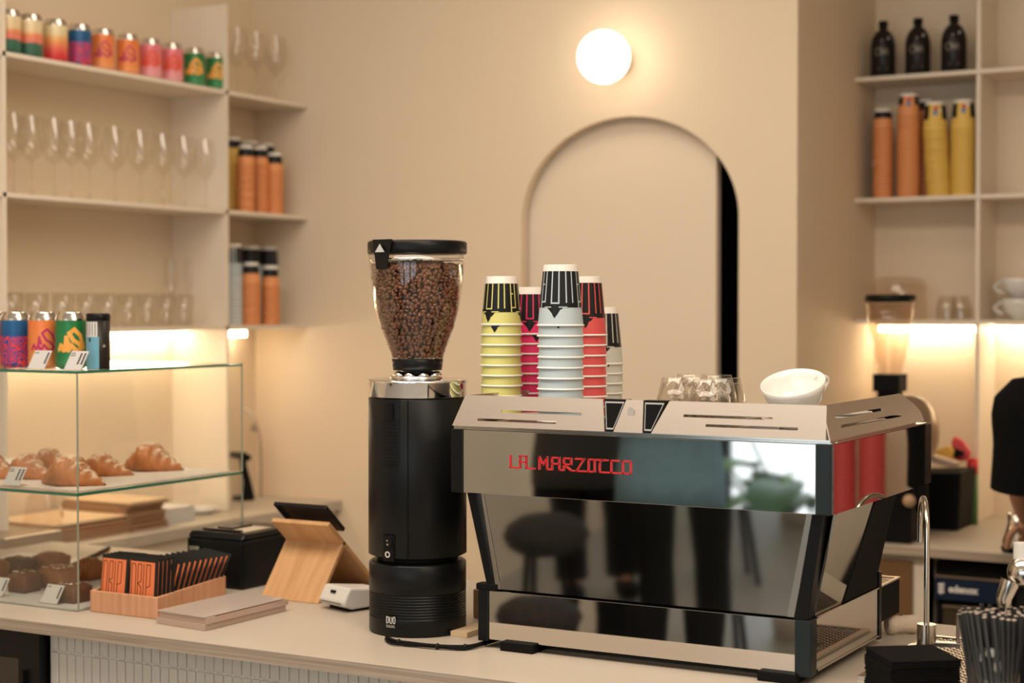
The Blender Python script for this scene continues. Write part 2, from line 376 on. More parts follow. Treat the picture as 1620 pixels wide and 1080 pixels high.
led(XL + .03, XL + .06, 3.15, 3.995, 'glowing LED strip under the lowest left shelf beside the display case', SZL[2] - .0125)
led(XL + .03, XL + .06, 4.06, 4.30, 'short glowing LED strip under the left shelf right of the lit upright', SZL[2] - .0125)
led(XS + .03, -1.27, YA - .06, YA - .03, 'glowing LED strip under the lowest alcove shelf behind the clear hopper', SZR[2] - .0125)
led(-1.21, -.48, YA - .06, YA - .03, 'glowing LED strip right of the alcove shelf upright above the person', SZR[2] - .0125)
# ================================================================== WORKTOPS
CT = .90
YC0, YC1 = 2.333, 3.16
wt = thing('service_counter', 'long cream service counter with plywood edge and white tiled front', 'counter', (-1.2, 2.8, 0))
MB().box(-3.3, 1.2, YC0 + .0008, YC1, CT - .024, CT).build('worktop', TOPM, wt, bevel=.0008)
MB().box(-3.3, 1.2, YC0, YC0 + .0007, CT - .0235, CT - .001).build('plywood_edge', PLY, wt)
MB().box(-2.365, 1.2, YC0 + .0355, YC0 + .06, 0, CT - .0245).box(-3.3, 1.2, YC1 - .05, YC1 - .03, 0, CT - .0245).box(1.18, 1.2, YC0 + .06, YC1 - .05, 0, CT - .0245).build('carcass', GROUT, wt)
tb = MB().box(-.0100, .0100, -.006, .006, -.0335, .0) .build('tile', TILE, wt, origin=(0, 0, 0), bevel=.003)
tl = MB().box(-.0100, .0100, -.006, .006, -.145, .0).build('tile', TILE, wt, origin=(0, 0, 0), bevel=.003)
W0 = Vector(wt.location)
tiles = 0
for row, (zt, src) in enumerate(((CT - .0265, tb), (CT - .0625, tl), (CT - .210, tl))):
    for k in range(70 if row < 2 else 30):
        o = src if (k == 0 and row < 2) else src.copy()
        if o.name not in COL.objects: COL.objects.link(o)
        o.parent = wt
        o.location = Vector((-2.352 + k * .0212, YC0 + .038 + random.uniform(-.0008, .0008), zt)) - W0
# left and right side worktops
lw = thing('side_worktop', 'white worktop along the left wall under the shelves', 'worktop', (-3.3, 3.2, 0))
MB().box(XL + .001, -3.13, YC1 + .012, YB - .002, .85, .88).build('worktop', TOPM, lw, bevel=.001)
MB().box(XL + .001, -3.15, YC1 + .012, YB - .01, 0.001, .8495).build('cabinet', WHITE, lw)
rw = thing('alcove_worktop', 'cream worktop with plywood edge in the right alcove behind the person', 'worktop', (-.5, 4.7, 0))
MB().box(XS + .002, XR, 4.352, YA, .846, .87).build('worktop', TOPM, rw, bevel=.001)
MB().box(XS + .002, XR, 4.350, 4.3515, .847, .869).build('plywood_edge', PLY, rw)
MB().box(XS + .002, -1.205, 4.385, 4.40, .02, .84).box(-.58, XR, 4.385, 4.40, .02, .84).box(-1.225, -1.205, 4.385, YA, .02, .84).box(-.58, -.56, 4.40, YA, .02, .84).box(-1.205, -.58, 5.08, 5.1, .02, .84).build('cabinet_frame', WHITE, rw)
a, b = at(1388, 884, Y=4.375), at(1443, 887, Y=4.375)
MB().box(a.x - .15, b.x, 4.375, 4.384, .30, a.z).build('cabinet_door', CABD, rw)
# under-counter fridge with the blue header
fr = thing('undercounter_fridge', 'black under-counter fridge with blue header strip reading edenox', 'fridge', (-.9, 4.7, 0))
fx0, fx1 = -1.195, -.60
MB().box(fx0, fx1, 4.40, 5.0, .02, .83).build('body', BLACKM, fr)
MB().box(fx0, fx1, 4.375, 4.399, .735, .792).build('header_panel', NAVY, fr)
MB().box(fx0, fx1, 4.372, 4.399, .793, .799).build('steel_trim', STEELD, fr)
MB().box(fx0 + .02, fx1 - .02, 4.378, 4.399, .06, .722).build('door', mat('fridge_door', (.05, .035, .018), .35), fr)
MB().box(fx0 + .02, fx1 - .02, 4.37, 4.378, .715, .722).build('door_trim', STEELD, fr)
MT = Matrix.Translation(Vector((-1.160, 4.3745, .756)) - Vector(fr.location)) @ Matrix.Rotation(pi / 2, 4, 'X')
text_mesh('edenox', .025, 'lettering', TEXTW, fr, MT, .0012)
lg = MB()
for k, dz in enumerate((0, .012, .024)):
    lg.tube([(-1.186, 4.374, .755 + dz * .8), (-1.179, 4.374, .752 + dz * .8), (-1.171, 4.374, .757 + dz * .8)], .0042, 8)
lg.build('logo_mark', TEXTW, fr)
# display fridge under the service counter, left
df = thing('display_fridge', 'black glass-door drinks fridge under the counter at the left edge', 'fridge', (-2.8, 2.6, 0))
x1f = -2.372
MB().box(-3.2, x1f, 2.80, 2.82, .03, .868).box(-3.2, -3.18, 2.37, 2.80, .03, .868).box(x1f - .02, x1f, 2.37, 2.80, .03, .868).box(-3.18, x1f - .02, 2.37, 2.80, .03, .05).box(-3.18, x1f - .02, 2.37, 2.80, .84, .868).build('cabinet', BLACKM, df)
MB().box(-3.2, x1f, 2.345, 2.368, .82, .872).box(-3.2, x1f, 2.345, 2.368, .03, .08).box(x1f - .055, x1f, 2.345, 2.368, .08, .82).box(-3.2, -3.145, 2.345, 2.368, .08, .82).build('door_frame', BLACK, df)
MB().box(-3.145, x1f - .055, 2.352, 2.358, .08, .82).build('door_glass', GLASSP, df)
MB().box(x1f - .042, x1f - .034, 2.335, 2.345, .3, .80).build('handle', BLACKP, df)
MB().box(-3.17, x1f - .021, 2.39, 2.78, .65, .655).build('wire_shelf', STEELD, df)
# ================================================================== WALL LAMP
lp = at(955, 90, Y=YB - .115)
wl = thing('wall_lamp', 'round opal globe wall lamp glowing above the arch', 'lamp', (lp.x, YB, lp.z))
MB().sphere(lp, .0755, 32).build('globe', LAMPM, wl)
MB().tube([(lp.x, YB - .001, lp.z), (lp.x, YB - .05, lp.z)], .04, 24).build('wall_base', WHITE, wl)
# ================================================================== PAPER CUPS
def cup_mesh(name, Hc, rr, rb, body, strip, n=24, solid=True):
    """upside-down paper cup: rim at z 0, base on top"""
    mb = MB(); r = lambda h: rr * .965 + (rb - rr * .965) * h / Hc
    mb.lathe([(r(.002), .002), (r(Hc - strip), Hc - strip)], n=n, mi=0)
    mb.lathe([(r(Hc - strip), Hc - strip), (r(Hc), Hc), (r(Hc) - .0012, Hc + .0003), (r(Hc) - .002, Hc - .006), (.0005, Hc - .0062)], n=n, mi=1, smooth=False)
    mb.lathe([(rr - .0026, .0), (rr - .0002, .0004), (rr + .0004, .0018), (rr - .0006, .0032), (rr - .0022, .0036)], n=n, mi=2)
    me = mb.build(name, [body, PAPERW, PAPERW])
    return me
def cup_print(Hc, rr, rb, b0, b1, body, off=0.0, full=2 * pi, arrow=True, name='printed_band', detail=True, split=False):
    mb = MB(); rad = lambda h: rr * .965 + (rb - rr * .965) * h / Hc
    def patch(a0, a1, h0, h1, mi, lift):
        n = max(1, int(abs(a1 - a0) / .12) + 1); vs = []
        for i in range(n + 1):
            a = a0 + (a1 - a0) * i / n
            for h in (h0, h1): vs.append(((rad(h) + lift) * cos(a), (rad(h) + lift) * sin(a), h))
        mb.add(vs, [(2 * i, 2 * i + 2, 2 * i + 3, 2 * i + 1) for i in range(n)], mi, True)
    if split:
        for a0, a1 in ((35, 100), (-100, -35), (130, 230)): patch(radians(a0), radians(a1), Hc - b1, Hc - b0, 0, .0003)
        patch(radians(-9), radians(12), Hc - b0 - .016, Hc - b0 - .004, 2, .0004); patch(radians(-12), radians(9), Hc - b0 - .030, Hc - b0 - .016, 3, .0004)
    else: patch(-full / 2, full / 2, Hc - b1, Hc - b0, 0, .0003)
    if detail:
        hh = b1 - b0; lw = radians(3.8)
        for rep in ((-120, 0, 120) if full > 6 else (0,)):
            g = lambda d: radians(d + rep) + off
            L = [(-47, .0, .86), (-26, 0, .90), (-5, 0, .90), (16, 0, .87), (35, 0, .87), (57, 0, 1)]
            for d, v0, v1 in L: patch(g(d) - lw / 2, g(d) + lw / 2, Hc - b0 - hh * v1, Hc - b0 - hh * v0, 1, .0006)
            patch(g(-26), g(-5), Hc - b0 - hh * .90, Hc - b0 - hh * .86, 1, .0006)
            patch(g(-47), g(-26), Hc - b1 - .0002, Hc - b1 + .0016, 1, .0007); patch(g(-5), g(18), Hc - b1 - .0002, Hc - b1 + .0016, 1, .0007)
            patch(g(-62), g(-47), Hc - b0 - hh * .86, Hc - b0 - hh * .82, 1, .0006)
            patch(g(57), g(66), Hc - b0 - hh * .38, Hc - b0 - hh * .34, 1, .0006)
            if arrow:
                s = []
                ht, hb = Hc - b1 + .001, Hc - b1 - .0185
                for d, h in ((-42, ht), (-29, ht), (-16, ht), (-3 + 3, ht), (-16, (ht + hb) / 2), (-15.5, hb), (-29, (ht + hb) / 2)):
                    pass
                cen = -16
                pts = [(cen - 24, ht), (cen - 8, ht), (cen + 8, ht), (cen + 24, ht), (cen, hb)]
                vs = [((rad(h) + .0006) * cos(g(d)), (rad(h) + .0006) * sin(g(d)), h) for d, h in pts]
                mb.add(vs, [(0, 4, 1), (1, 4, 2), (2, 4, 3)], 0)
    return mb.build(name, [INK, body, INKR, INKB])
# the sun of angle: local +X of a cup looks to the viewer when rz = atan2(-y, -x)
def stack(px, Y, zbase, n, Hc, rr, rb, body, strip, b0, b1, pitch, colword, where, group, off=0.0, n_seg=32, jit=.0006, Xp=None, pr=None, lean=0, detail=True, split=False):
    x = at(px, 560, Y=Y).x if Xp is None else Xp
    base = cup_mesh('paper_cup', Hc, rr, rb, body, strip, n_seg)
    if not detail and body in (CUPO, CUPYD, CUPR): base.data.materials[2] = {CUPO: RIMO, CUPYD: RIMY, CUPR: RIMR}[body]
    face = atan2(-Y, -x)
    topz = zbase + pitch * (n - 1)
    prt = cup_print(Hc, rr, rb, b0, b1, body, off, detail=detail, arrow=detail, split=split)
    for k in range(n):                       # k = 0 is the topmost
        o = base if k == 0 else base.copy()
        if k: COL.objects.link(o)
        q = (n - 1 - k) / max(1, n - 1)
        o.location = (x + random.uniform(-jit, jit) + lean * q, Y + random.uniform(-jit, jit), topz - pitch * k)
        o.rotation_euler = (0, 0, face + (0 if k == 0 else random.uniform(-.6, .6)))
        if k == 0: lab = 'topmost %s, print fully bare, %s' % (colword, where)
        elif k == n - 1: lab = 'bottom %s, %s' % (colword, where)
        else: lab = '%s %s from the top, %s' % (ORD[k], colword, where)
        tag(o, lab, 'cup', group)
        p = prt if k == 0 else None
        if k == 0: prt.parent = o
        elif detail and k <= 1:              # the arrow tips that peep out under the rim above
            p = prt.copy(); COL.objects.link(p); p.parent = o
    return x, Y, topz
TZ = 1.2995
def front_stack(px, Y, n, big, body, col, where, group, off):
    if big: return stack(px, Y, TZ, n, .108, .0420, .0300, body, .0113, .0113, .075, .0187, col, where, group, off)
    return stack(px, Y, TZ, n, .090, .0390, .0290, body, .0130, .0130, .0655, .0187, col, where, group, off)
# ================================================================== ESPRESSO MACHINE
em = thing('espresso_machine', 'polished steel two-group espresso machine with black corner posts seen from behind', 'espresso machine', (-1.2, 2.75, CT))
MX0, MX1, MY = -1.550, -.852, 2.52
ZT, ZM = 1.286, 1.1755
# upper band
MB().box(MX0 + .026, MX1 - .026, MY, MY + .003, ZM, ZT).build('back_panel', MIRROR, em, bevel=.0006)
MB().box(MX0 + .001, MX0 + .026, MY - .002, MY + .03, ZM - .001, ZT + .001).build('corner_post', BLACK, em, bevel=.002)
MB().box(MX1 - .026, MX1 - .001, MY - .002, MY + .03, ZM - .001, ZT + .001).build('corner_post', mat('black_blue', (.014, .020, .022), .35), em, bevel=.002)
MB().box(MX1 - .002, MX1, MY + .010, 3.045, ZM, ZT).build('side_panel', MIRROR, em)
MB().box(MX0, MX0 + .002, MY + .010, 3.045, ZM, ZT).build('side_panel', MIRROR, em)
MB().box(MX1 - .02, MX1 + .001, 3.046, 3.085, ZM, ZT + .001).box(MX0, MX0 + .02, 3.046, 3.085, ZM, ZT + .001).build('front_post', BLACK, em, bevel=.002)
MB().box(MX0 + .003, MX1 - .003, MY + .004, 3.04, ZM + .001, ZM + .02).box(MX0 + .02, MX1 - .02, 3.001, 3.08, ZM + .02, ZT).build('chassis', BLACKM, em)
# trim line along the band and cup tray
MB().box(MX0 + .004, MX1 - .004, MY + .004, 3.0, 1.2895, 1.2925).build('cup_tray', STEEL, em)
MB().box(MX0 + .004, MX1 - .002, MY + .004, MY + .035, ZT + .0005, ZT + .003).box(MX1 - .03, MX1 - .001, MY + .03, 3.06, ZT + .0005, ZT + .003).build('tray_trim', STEEL, em)
gb = MB()
for k in range(9): gb.box(MX0 + .06 + k * .072, MX0 + .064 + k * .072, MY + .05, 2.99, 1.2926, 1.2990)
gb.box(MX0 + .04, MX1 - .04, MY + .055, MY + .059, 1.2926, 1.2985).box(MX0 + .04, MX1 - .04, 2.98, 2.984, 1.2926, 1.2985).box(MX0 + .04, MX1 - .04, 2.74, 2.744, 1.2926, 1.2985)
gb.build('cup_rack', STEEL, em)
def slotted(mb, P, v0, v1, uL, uR, slots, t):
    """plate in (u, v) with straight slots; uL(v), uR(v) give its slanting ends"""
    cuts = sorted({v0, v1} | {s[2] for s in slots} | {s[3] for s in slots})
    for a, b in zip(cuts, cuts[1:]):
        ss = sorted([s for s in slots if s[2] <= a + 1e-6 and s[3] >= b - 1e-6]); spans = []; cur = None
        for s in ss: spans.append((cur, s[0])); cur = s[1]
        spans.append((cur, None))
        for l, r in spans:
            la, lb = (uL(a), uL(b)) if l is None else (l, l); ra, rb = (uR(a), uR(b)) if r is None else (r, r)
            q = [(la, a), (ra, a), (rb, b), (lb, b)]
            mb.hexa([P(u, v, 0) for u, v in q], [P(u, v, t) for u, v in q])
RZ0, RZ1 = 1.2925, 1.346
RY0, RY1 = MY + .002, MY + .022
Hh = RZ1 - RZ0
def PR(u, v, t): return Vector((u, RY0 + (RY1 - RY0) * v / Hh + t, RZ0 + v))
def U(px, py, y=2.53): return at(px, py, Y=y).x
def lin(a, b): return lambda v: a + (b - a) * v / Hh
def slot(xa, ya, xb, yb, h=.0045):
    z = (at(xa, ya, Y=2.53).z + at(xb, yb, Y=2.53).z) / 2 - RZ0
    return (U(xa, ya), U(xb, yb), z - h / 2, z + h / 2)
mb = MB(); slotted(mb, PR, 0, Hh, lin(U(719, 676), U(731, 630)), lin(U(959.5, 682), U(949, 638)), [slot(792, 650.5, 919, 655), slot(757, 662.5, 881, 669)], .002)
mb.build('rear_rail', BRUSH, em)
mb = MB(); slotted(mb, PR, 0, Hh, lin(U(1033, 686), U(1054.5, 637)), lin(U(1309, 695), U(1304, 644)), [slot(1080, 657, 1221, 663), slot(1117, 673, 1263, 678)], .002)
mb.build('rear_rail', BRUSH, em)
mb = MB(); slotted(mb, PR, 0, Hh, lin(U(973.5, 683), U(986, 639)), lin(U(1019.5, 686), U(1013, 640)), [], .004)
mb.build('badge_plate', BRUSH, em)
bc = PR(U(996.8, 659), Hh * .55, -.0008)
MB().lathe([(.0005, 0), (.0062, 0), (.0066, .001), (.0062, .0016)], bc + Vector((0, .0015, 0)), 20, M=Matrix.Rotation(pi / 2, 4, 'X') @ Matrix.Diagonal((1, 2.1, 1, 1)), cap1=True).build('badge', mat('badge_pale', (.50, .47, .44), .4, .3), em)
for (a, b, c, d) in ((950, 985.5, 973, 960), (1013.5, 1049, 1032.5, 1020)):
    q = [PR(U(a, 639), Hh, .003), PR(U(b, 639), Hh, .003), PR(U(c, 683), 0, .003), PR(U(d, 683), 0, .003)]
    dsp = MB().hexa(q, [p + Vector((0, .02, 0)) for p in q]).build('status_display', BLACKP, em)
    cx = sum((p for p in q), Vector()) / 4
    ln = MB(); qi = [cx + (p - cx) * .86 + Vector((0, -.0012, 0)) for p in q]; qj = [cx + (p - cx) * .76 + Vector((0, -.0012, 0)) for p in q]
    for i in (0, 1, 2, 3):
        j = (i + 1) % 4; ln.add([qi[i], qi[j], qj[j], qj[i]], [(0, 1, 2, 3)])
    ln.build('outline', mat('outline_grey', (.35, .35, .35), .4), dsp)
# side rail, slanting in towards the top, far end rounded
def PS(u, v, t): return Vector((MX1 - .003 - .020 * v / Hh - t, u, RZ0 + v))
sy = lambda px, py: at(px, py, X=MX1 - .01).y
def sslot(xa, ya, xb, yb, h=.0050):
    z = (at(xa, ya, X=MX1 - .01).z + at(xb, yb, X=MX1 - .01).z) / 2 - RZ0
    return (sy(xa, ya), sy(xb, yb), z - h / 2, z + h / 2)
mb = MB()
yend = 3.05
def uR(v): q = v / Hh; return yend - .085 * max(0, (q - .25) / .75) ** 1.6
mb2 = sslot(1327, 660, 1400, 648), sslot(1330, 674, 1426, 657)
slotted(mb, PS, 0, Hh, lambda v: RY0 + (RY1 - RY0) * v / Hh + .001, lambda v: uR(v), list(mb2), .002)
mb.build('side_rail', BRUSH, em)
mb = MB()
def PS2(u, v, t): return Vector((MX0 + .003 + .020 * v / Hh + t, u, RZ0 + v))
slotted(mb, PS2, 0, Hh, lambda v: RY0 + (RY1 - RY0) * v / Hh + .001, lambda v: uR(v), [], .002)
mb.build('side_rail', BRUSH, em)
MB().hexa([(MX0 + .03, 3.052, RZ0), (MX1 - .005, 3.052, RZ0), (MX1 - .012, 3.045, RZ0 + .008), (MX0 + .03, 3.045, RZ0 + .008)], [(MX0 + .03, 3.06, RZ0), (MX1 - .005, 3.06, RZ0), (MX1 - .012, 3.053, RZ0 + .009), (MX0 + .03, 3.053, RZ0 + .009)]).build('front_rail', BLACK, em)
# middle panel, leaning in towards the base
BY = 2.545; BZ1, BZ0 = 1.0015, .9155
BX0, BX1 = -1.508, -.893
q = [(-1.500, MY + .020, ZM - .002), (-.888, MY + .020, ZM - .002), (-.921, BY + .004, BZ1 + .004), (-1.478, BY + .004, BZ1 + .004)]
MB().hexa(q, [Vector(p) + Vector((0, .004, 0)) for p in q]).build('mirror_panel', MIRROR2, em)
for s0, s1, t0, t1, nm in ((-1.522, -1.503, -1.489, -1.473, 0), (-.887, -.868, -.922, -.899, 1)):
    q = [(s0, MY + .008, ZM - .001), (s1, MY + .008, ZM - .001), (t1, BY - .001, BZ1 + .001), (t0, BY - .001, BZ1 + .001)]
    MB().hexa(q, [Vector(p) + Vector((0, .03, 0)) for p in q]).build('slanted_leg', BLACK, em, bevel=.0015)
for a0, a1, c0, c1 in ((-1.503, -1.494, -1.473, -1.464), (-.8985, -.8875, -.934, -.9225)):
    q = [(a0, MY + .0170, ZM - .002), (a1, MY + .0170, ZM - .002), (c1, BY + .0010, BZ1 + .004), (c0, BY + .0010, BZ1 + .004)]
    MB().hexa(q, [Vector(p) + Vector((0, .002, 0)) for p in q]).build('edge_strip', STEEL, em)
MB().box(-1.512, -1.470, BY - .003, BY + .02, BZ1 + .0005, BZ1 + .012).build('hinge_block', BLACKM, em, bevel=.002)
# base
MB().box(BX0 + .0215, BX1 - .027, BY, BY + .003, BZ0, BZ1).build('base_panel', MIRROR, em, bevel=.0006)
MB().box(BX0, BX0 + .0215, BY - .003, BY + .03, BZ0 - .004, BZ1 + .001).build('corner_post', BLACK, em, bevel=.002)
MB().box(BX1 - .027, BX1, BY - .003, BY + .028, BZ0 - .004, BZ1 + .001).build('corner_post', mat('black_blue', (.014, .020, .022), .35), em, bevel=.002)
MB().box(BX1 - .003, BX1 - .001, BY + .029, 2.900, BZ0 + .004, BZ1).build('base_side_panel', MIRROR, em)
MB().box(BX0 + .001, BX0 + .003, BY + .029, 2.900, BZ0 + .004, BZ1).build('base_side_panel', MIRROR, em)
MB().box(BX1 - .004, BX1 + .001, BY + .03, 2.90, BZ1 + .0003, BZ1 + .003).box(BX1 - .004, BX1 + .001, BY + .03, 2.90, BZ0 + .001, BZ0 + .0038).build('side_trim', STEEL, em)
MB().box(BX1 - .012, BX1 + .001, 2.901, 2.915, BZ0 - .004, BZ1 + .030).build('tray_post', BLACK, em)
MB().box(BX0 + .01, BX1 - .01, BY + .035, 2.90, BZ0, BZ1 - .003).build('base_body', BLACKM, em)
MB().box(BX0, BX1 - .002, 2.916, 3.035, .938, BZ1 - .001).build('drip_tray', BLACKM, em, bevel=.002)
MB().box(BX0, BX1 - .001, 3.022, 3.036, BZ1, BZ1 + .003).box(BX1 - .006, BX1 - .001, 2.916, 3.022, BZ1, BZ1 + .003).build('tray_rim', STEEL, em)
gb = MB()
for k in range(12): gb.box(BX0 + .02, BX1 - .008, 2.922 + k * .0082, 2.9255 + k * .0082, BZ1 - .0005, BZ1 + .002)
gb.build('tray_grate', STEEL, em)
# side mirror between band and base, with broad black front leg
q = [(MX1 - .004, MY + .035, ZM - .001), (MX1 - .004, 2.765, ZM - .001), (BX1 - .004, 2.715, BZ1 + .004), (BX1 - .004, BY + .028, BZ1 + .004)]
MB().hexa(q, [Vector(p) + Vector((-.004, 0, 0)) for p in q]).build('side_mirror', MIRROR2, em)
for sx, bx in ((MX1, BX1), (MX0 + .02, BX0 + .02)):
    q = [(sx - .002, 2.755, ZM - .0005), (sx - .002, 2.872, ZM - .0005), (bx - .002, 2.903, BZ1 + .03), (bx - .002, 2.900, BZ1 + .004), (bx - .002, 2.712, BZ1 + .004), (bx - .002, 2.705, BZ1 + .035)]
    MB().hexa(q, [Vector(p) + Vector((-.016, 0, 0)) for p in q]).build('front_leg', BLACKM, em)
MB().box(MX0 + .06, MX1 - .06, 2.63, 2.86, BZ1 + .001, ZM).build('boiler_housing', BLACKM, em)
for gx in (-1.36, -1.04):
    g = MB().tube([(gx, 2.98, 1.18), (gx, 2.98, 1.12)], .035, 20).build('group_head', CHROME, em)
    MB().tube([(gx, 2.98, 1.119), (gx, 2.98, 1.095)], .036, 20).tube([(gx, 3.0, 1.105), (gx, 3.16, 1.09)], .012, 10).build('portafilter', BLACK, em)
# feet
for fx, fy in ((-1.458, BY - .012), (-.980, BY - .012), (-1.458, 2.82), (-.980, 2.82)):
    MB().box(fx, fx + .066, fy, fy + .05, CT, CT + .0165).build('foot', BLACKM, em, bevel=.002)
# raised red lettering
LAX, LBX = U(808, 730, MY), U(999, 738, MY)
LZ0 = at(808, 739, Y=MY).z
lh = .0205; cells = 12.2; cw = (LBX - LAX) / cells
def PL(u, v, t): return Vector((LAX + u * cw, MY - .0005 - t, LZ0 + v * lh))
S = []
def pl(x, pts): S.extend([((x + a[0], a[1]), (x + b[0], b[1])) for a, b in zip(pts, pts[1:])])
pl(0, [(0, 1), (0, 0), (.85, 0)]); pl(1.0, [(0, 0), (0, 1), (.65, 1), (.65, .0), (1.5, 0)]); pl(1.0, [(0, .5), (.65, .5)])
pl(3.0, [(0, 0), (0, 1), (.4, .35), (.8, 1), (.8, 0), (1.15, 0)])
pl(4.3, [(0, 0), (0, 1), (.75, 1), (.75, 0), (1.1, 0)]); pl(4.3, [(0, .5), (.75, .5)])
pl(5.5, [(0, 0), (0, 1), (.75, 1), (.75, .5), (0, .5), (.75, 0), (1.1, 0)])
pl(6.7, [(0, 1), (.85, 1), (.1, 0), (1.2, 0)])
pl(8.0, [(0, 0), (0, 1), (.6, 1), (.6, 0), (0, 0)]); pl(8.6, [(0, 1), (1.3, 1)])
pl(9.1, [(.3, 1), (.0, .8), (0, 0), (1.2, 0)])
pl(10.25, [(.75, 1), (0, 1), (0, 0), (1.2, 0)])
pl(11.4, [(0, 0), (0, 1), (.75, 1), (.75, 0), (0, 0)])
mb = MB()
for (a, b) in S:
    P = PL; wx = .0025
    A, B = P(*a, 0), P(*b, 0); d = (B - A).normalized() * wx / 2; nn = Vector((-d.z, 0, d.x))
    A -= d * .9; B += d * .9; f = Vector((0, -.0022, 0))
    mb.hexa([A + nn, A - nn, B - nn, B + nn], [A + nn + f, A - nn + f, B - nn + f, B + nn + f])
mb.build('lettering', RED, em)
# cup stacks on the machine
front_stack(793, 2.68, 10, False, CUPY, 'yellow paper cup', 'leftmost stack on espresso machine', 'yellow cups stacked on the espresso machine', radians(-26))
front_stack(840, 2.80, 9, False, CUPP, 'magenta paper cup', 'stack between yellow and white-blue ones', 'magenta cups stacked on the espresso machine', radians(12))
front_stack(887, 2.62, 10, True, CUPW, 'white-blue paper cup', 'tall central stack on espresso machine', 'white-blue cups stacked on the espresso machine', 0)
front_stack(925, 2.74, 9, True, CUPR, 'coral red paper cup', 'stack right behind the white-blue one', 'coral cups stacked on the espresso machine', radians(18))
front_stack(952, 2.86, 6, True, CUPG, 'pale grey paper cup', 'short rightmost stack on espresso machine', 'grey cups stacked on the espresso machine', radians(20))
# small glasses upside down
def tumbler_obj(name, r0, r1, h, n=28):
    mb = MB(); mb.lathe([(r0, 0), (r0 * 1.02, h * .25), (r0, h * .5), (r1, h), (r1 * .96, h + .001), (.001, h + .0005)], n=n)
    mb.lathe([(r0 - .002, 0), (r0 * 1.02 - .0022, h * .25), (r0 - .0022, h * .5), (r1 - .0022, h - .008), (.001, h - .009)], n=n)
    mb.lathe([(r0, 0), (r0 - .002, 0)], n=n)
    return mb.build(name, GLASSV)
g0 = tumbler_obj('espresso_glass', .037, .027, .080)
gl = [(1072, 2.66, 'leftmost on the cup tray'), (1103, 2.70, 'second from the left on the cup tray'), (1122, 2.62, 'in front of the middle of the glass row'), (1146, 2.68, 'rightmost on the cup tray'), (1095, 2.80, 'behind the left pair of glasses'), (1133, 2.79, 'behind the right pair of glasses')]
for k, (px, y, wh) in enumerate(gl):
    o = g0 if k == 0 else g0.copy()
    if k: COL.objects.link(o)
    p = at(px, 630, Y=y); o.location = (p.x, y, TZ)
    tag(o, 'small clear espresso glass upside down, ' + wh, 'glass', 'espresso glasses on the machine')
# white cups: a saucer with one cup lying tilted
p = at(1262, 640, Y=2.665)
sa = MB().lathe([(.001, .0), (.034, .0), (.036, .003), (.058, .009), (.060, .011), (.057, .0112), (.035, .006), (.001, .0055)], n=40)
sau = sa.build('saucer', PORC)
for k in range(6):
    o = sau if k == 0 else sau.copy()
    if k: COL.objects.link(o)
    a_, b_ = divmod(k, 3)
    o.location = (p.x + .026 * a_, 2.665 + .125 * a_, TZ + .0056 * b_)
    tag(o, 'white saucer, %s of the pile %s' % (['bottom', 'middle', 'top'][b_], ['under the tilted cup on the machine', 'behind and right of the tilted cup'][a_]), 'saucer', 'saucers piled on the espresso machine')
def white_cup(label, loc, M, group=None, s=1.0):
    c = thing('cappuccino_cup', label, 'cup', loc, 0, group)
    prof = [(.001, .0), (.020, .0), (.022, .003), (.034, .012), (.046, .030), (.0515, .048), (.054, .060), (.0527, .0605), (.0495, .047), (.043, .030), (.031, .014), (.001, .006)]
    mb = MB().lathe([(r * s, z * s) for r, z in prof], n=44, M=M); mb.build('body', PORC, c, origin=(0, 0, 0))
    pts = [M @ Vector(q) * 1.0 for q in [(s * (.049 + .026 * sin(pi * k / 10)), 0, s * (.052 - .036 * k / 10)) for k in range(11)]]
    MB().tube(pts, .0042 * s, 8).build('handle', PORC, c, origin=(0, 0, 0))
    return c
Mt = Matrix.Rotation(radians(30), 4, 'Z') @ Matrix.Rotation(radians(14), 4, 'X') @ Matrix.Rotation(radians(-13), 4, 'Y')
Mt = Matrix.Rotation(YAW, 4, 'Z') @ Matrix.Rotation(radians(-12), 4, 'Y') @ Matrix.Rotation(radians(20), 4, 'X') @ Matrix.Rotation(radians(30), 4, 'Z')
white_cup('white cappuccino cup resting tilted on a saucer above the machine', (p.x, 2.665, TZ + .0225), Mt)
# ================================================================== GRINDER
GX, GY = -1.6905, 2.630
GR = .0915
gr = thing('coffee_grinder', 'tall black cylindrical coffee grinder with clear hopper full of beans', 'grinder', (GX, GY, CT))
c = Vector((GX, GY, CT))
zz = lambda py: 1.5 - (py - 487) / 2650 * 3.125 - .0
prof = [(.02, 0), (GR - .004, 0), (GR - .001, .004), (GR - .001, .030)]
z = .032
for k in range(9):
    prof += [(GR - .001, z), (GR - .003, z + .0010), (GR - .003, z + .0028), (GR - .001, z + .0038)]; z += .0052
prof += [(GR - .001, .128), (GR - .004, .131), (GR - .008, .132), (.02, .132)]
MB().lathe(prof, c, 72).build('lower_body', GRAPH, gr)
MB().lathe([(.02, .130), (GR - .016, .130), (GR - .016, .143), (.02, .143)], c, 48).build('neck_joint', BLACKM, gr)
MB().lathe([(.02, .142), (GR - .006, .142), (GR, .145), (GR, .432), (GR - .003, .435), (.02, .435)], c, 72).build('upper_body', GRAPH, gr)
fa = atan2(-GY, -GX)
def GP(px, z, r): # point on the cylinder seen at pixel column px
    d = at(px, 600, D=1.0); dv = Vector((d.x, d.y)).normalized(); o = Vector((-GX, -GY))
    b_ = dv.dot(o); cc = o.dot(o) - r * r; k = -b_ - sqrt(max(0, b_ * b_ - cc)); q = dv * k
    return Vector((q.x, q.y, z))
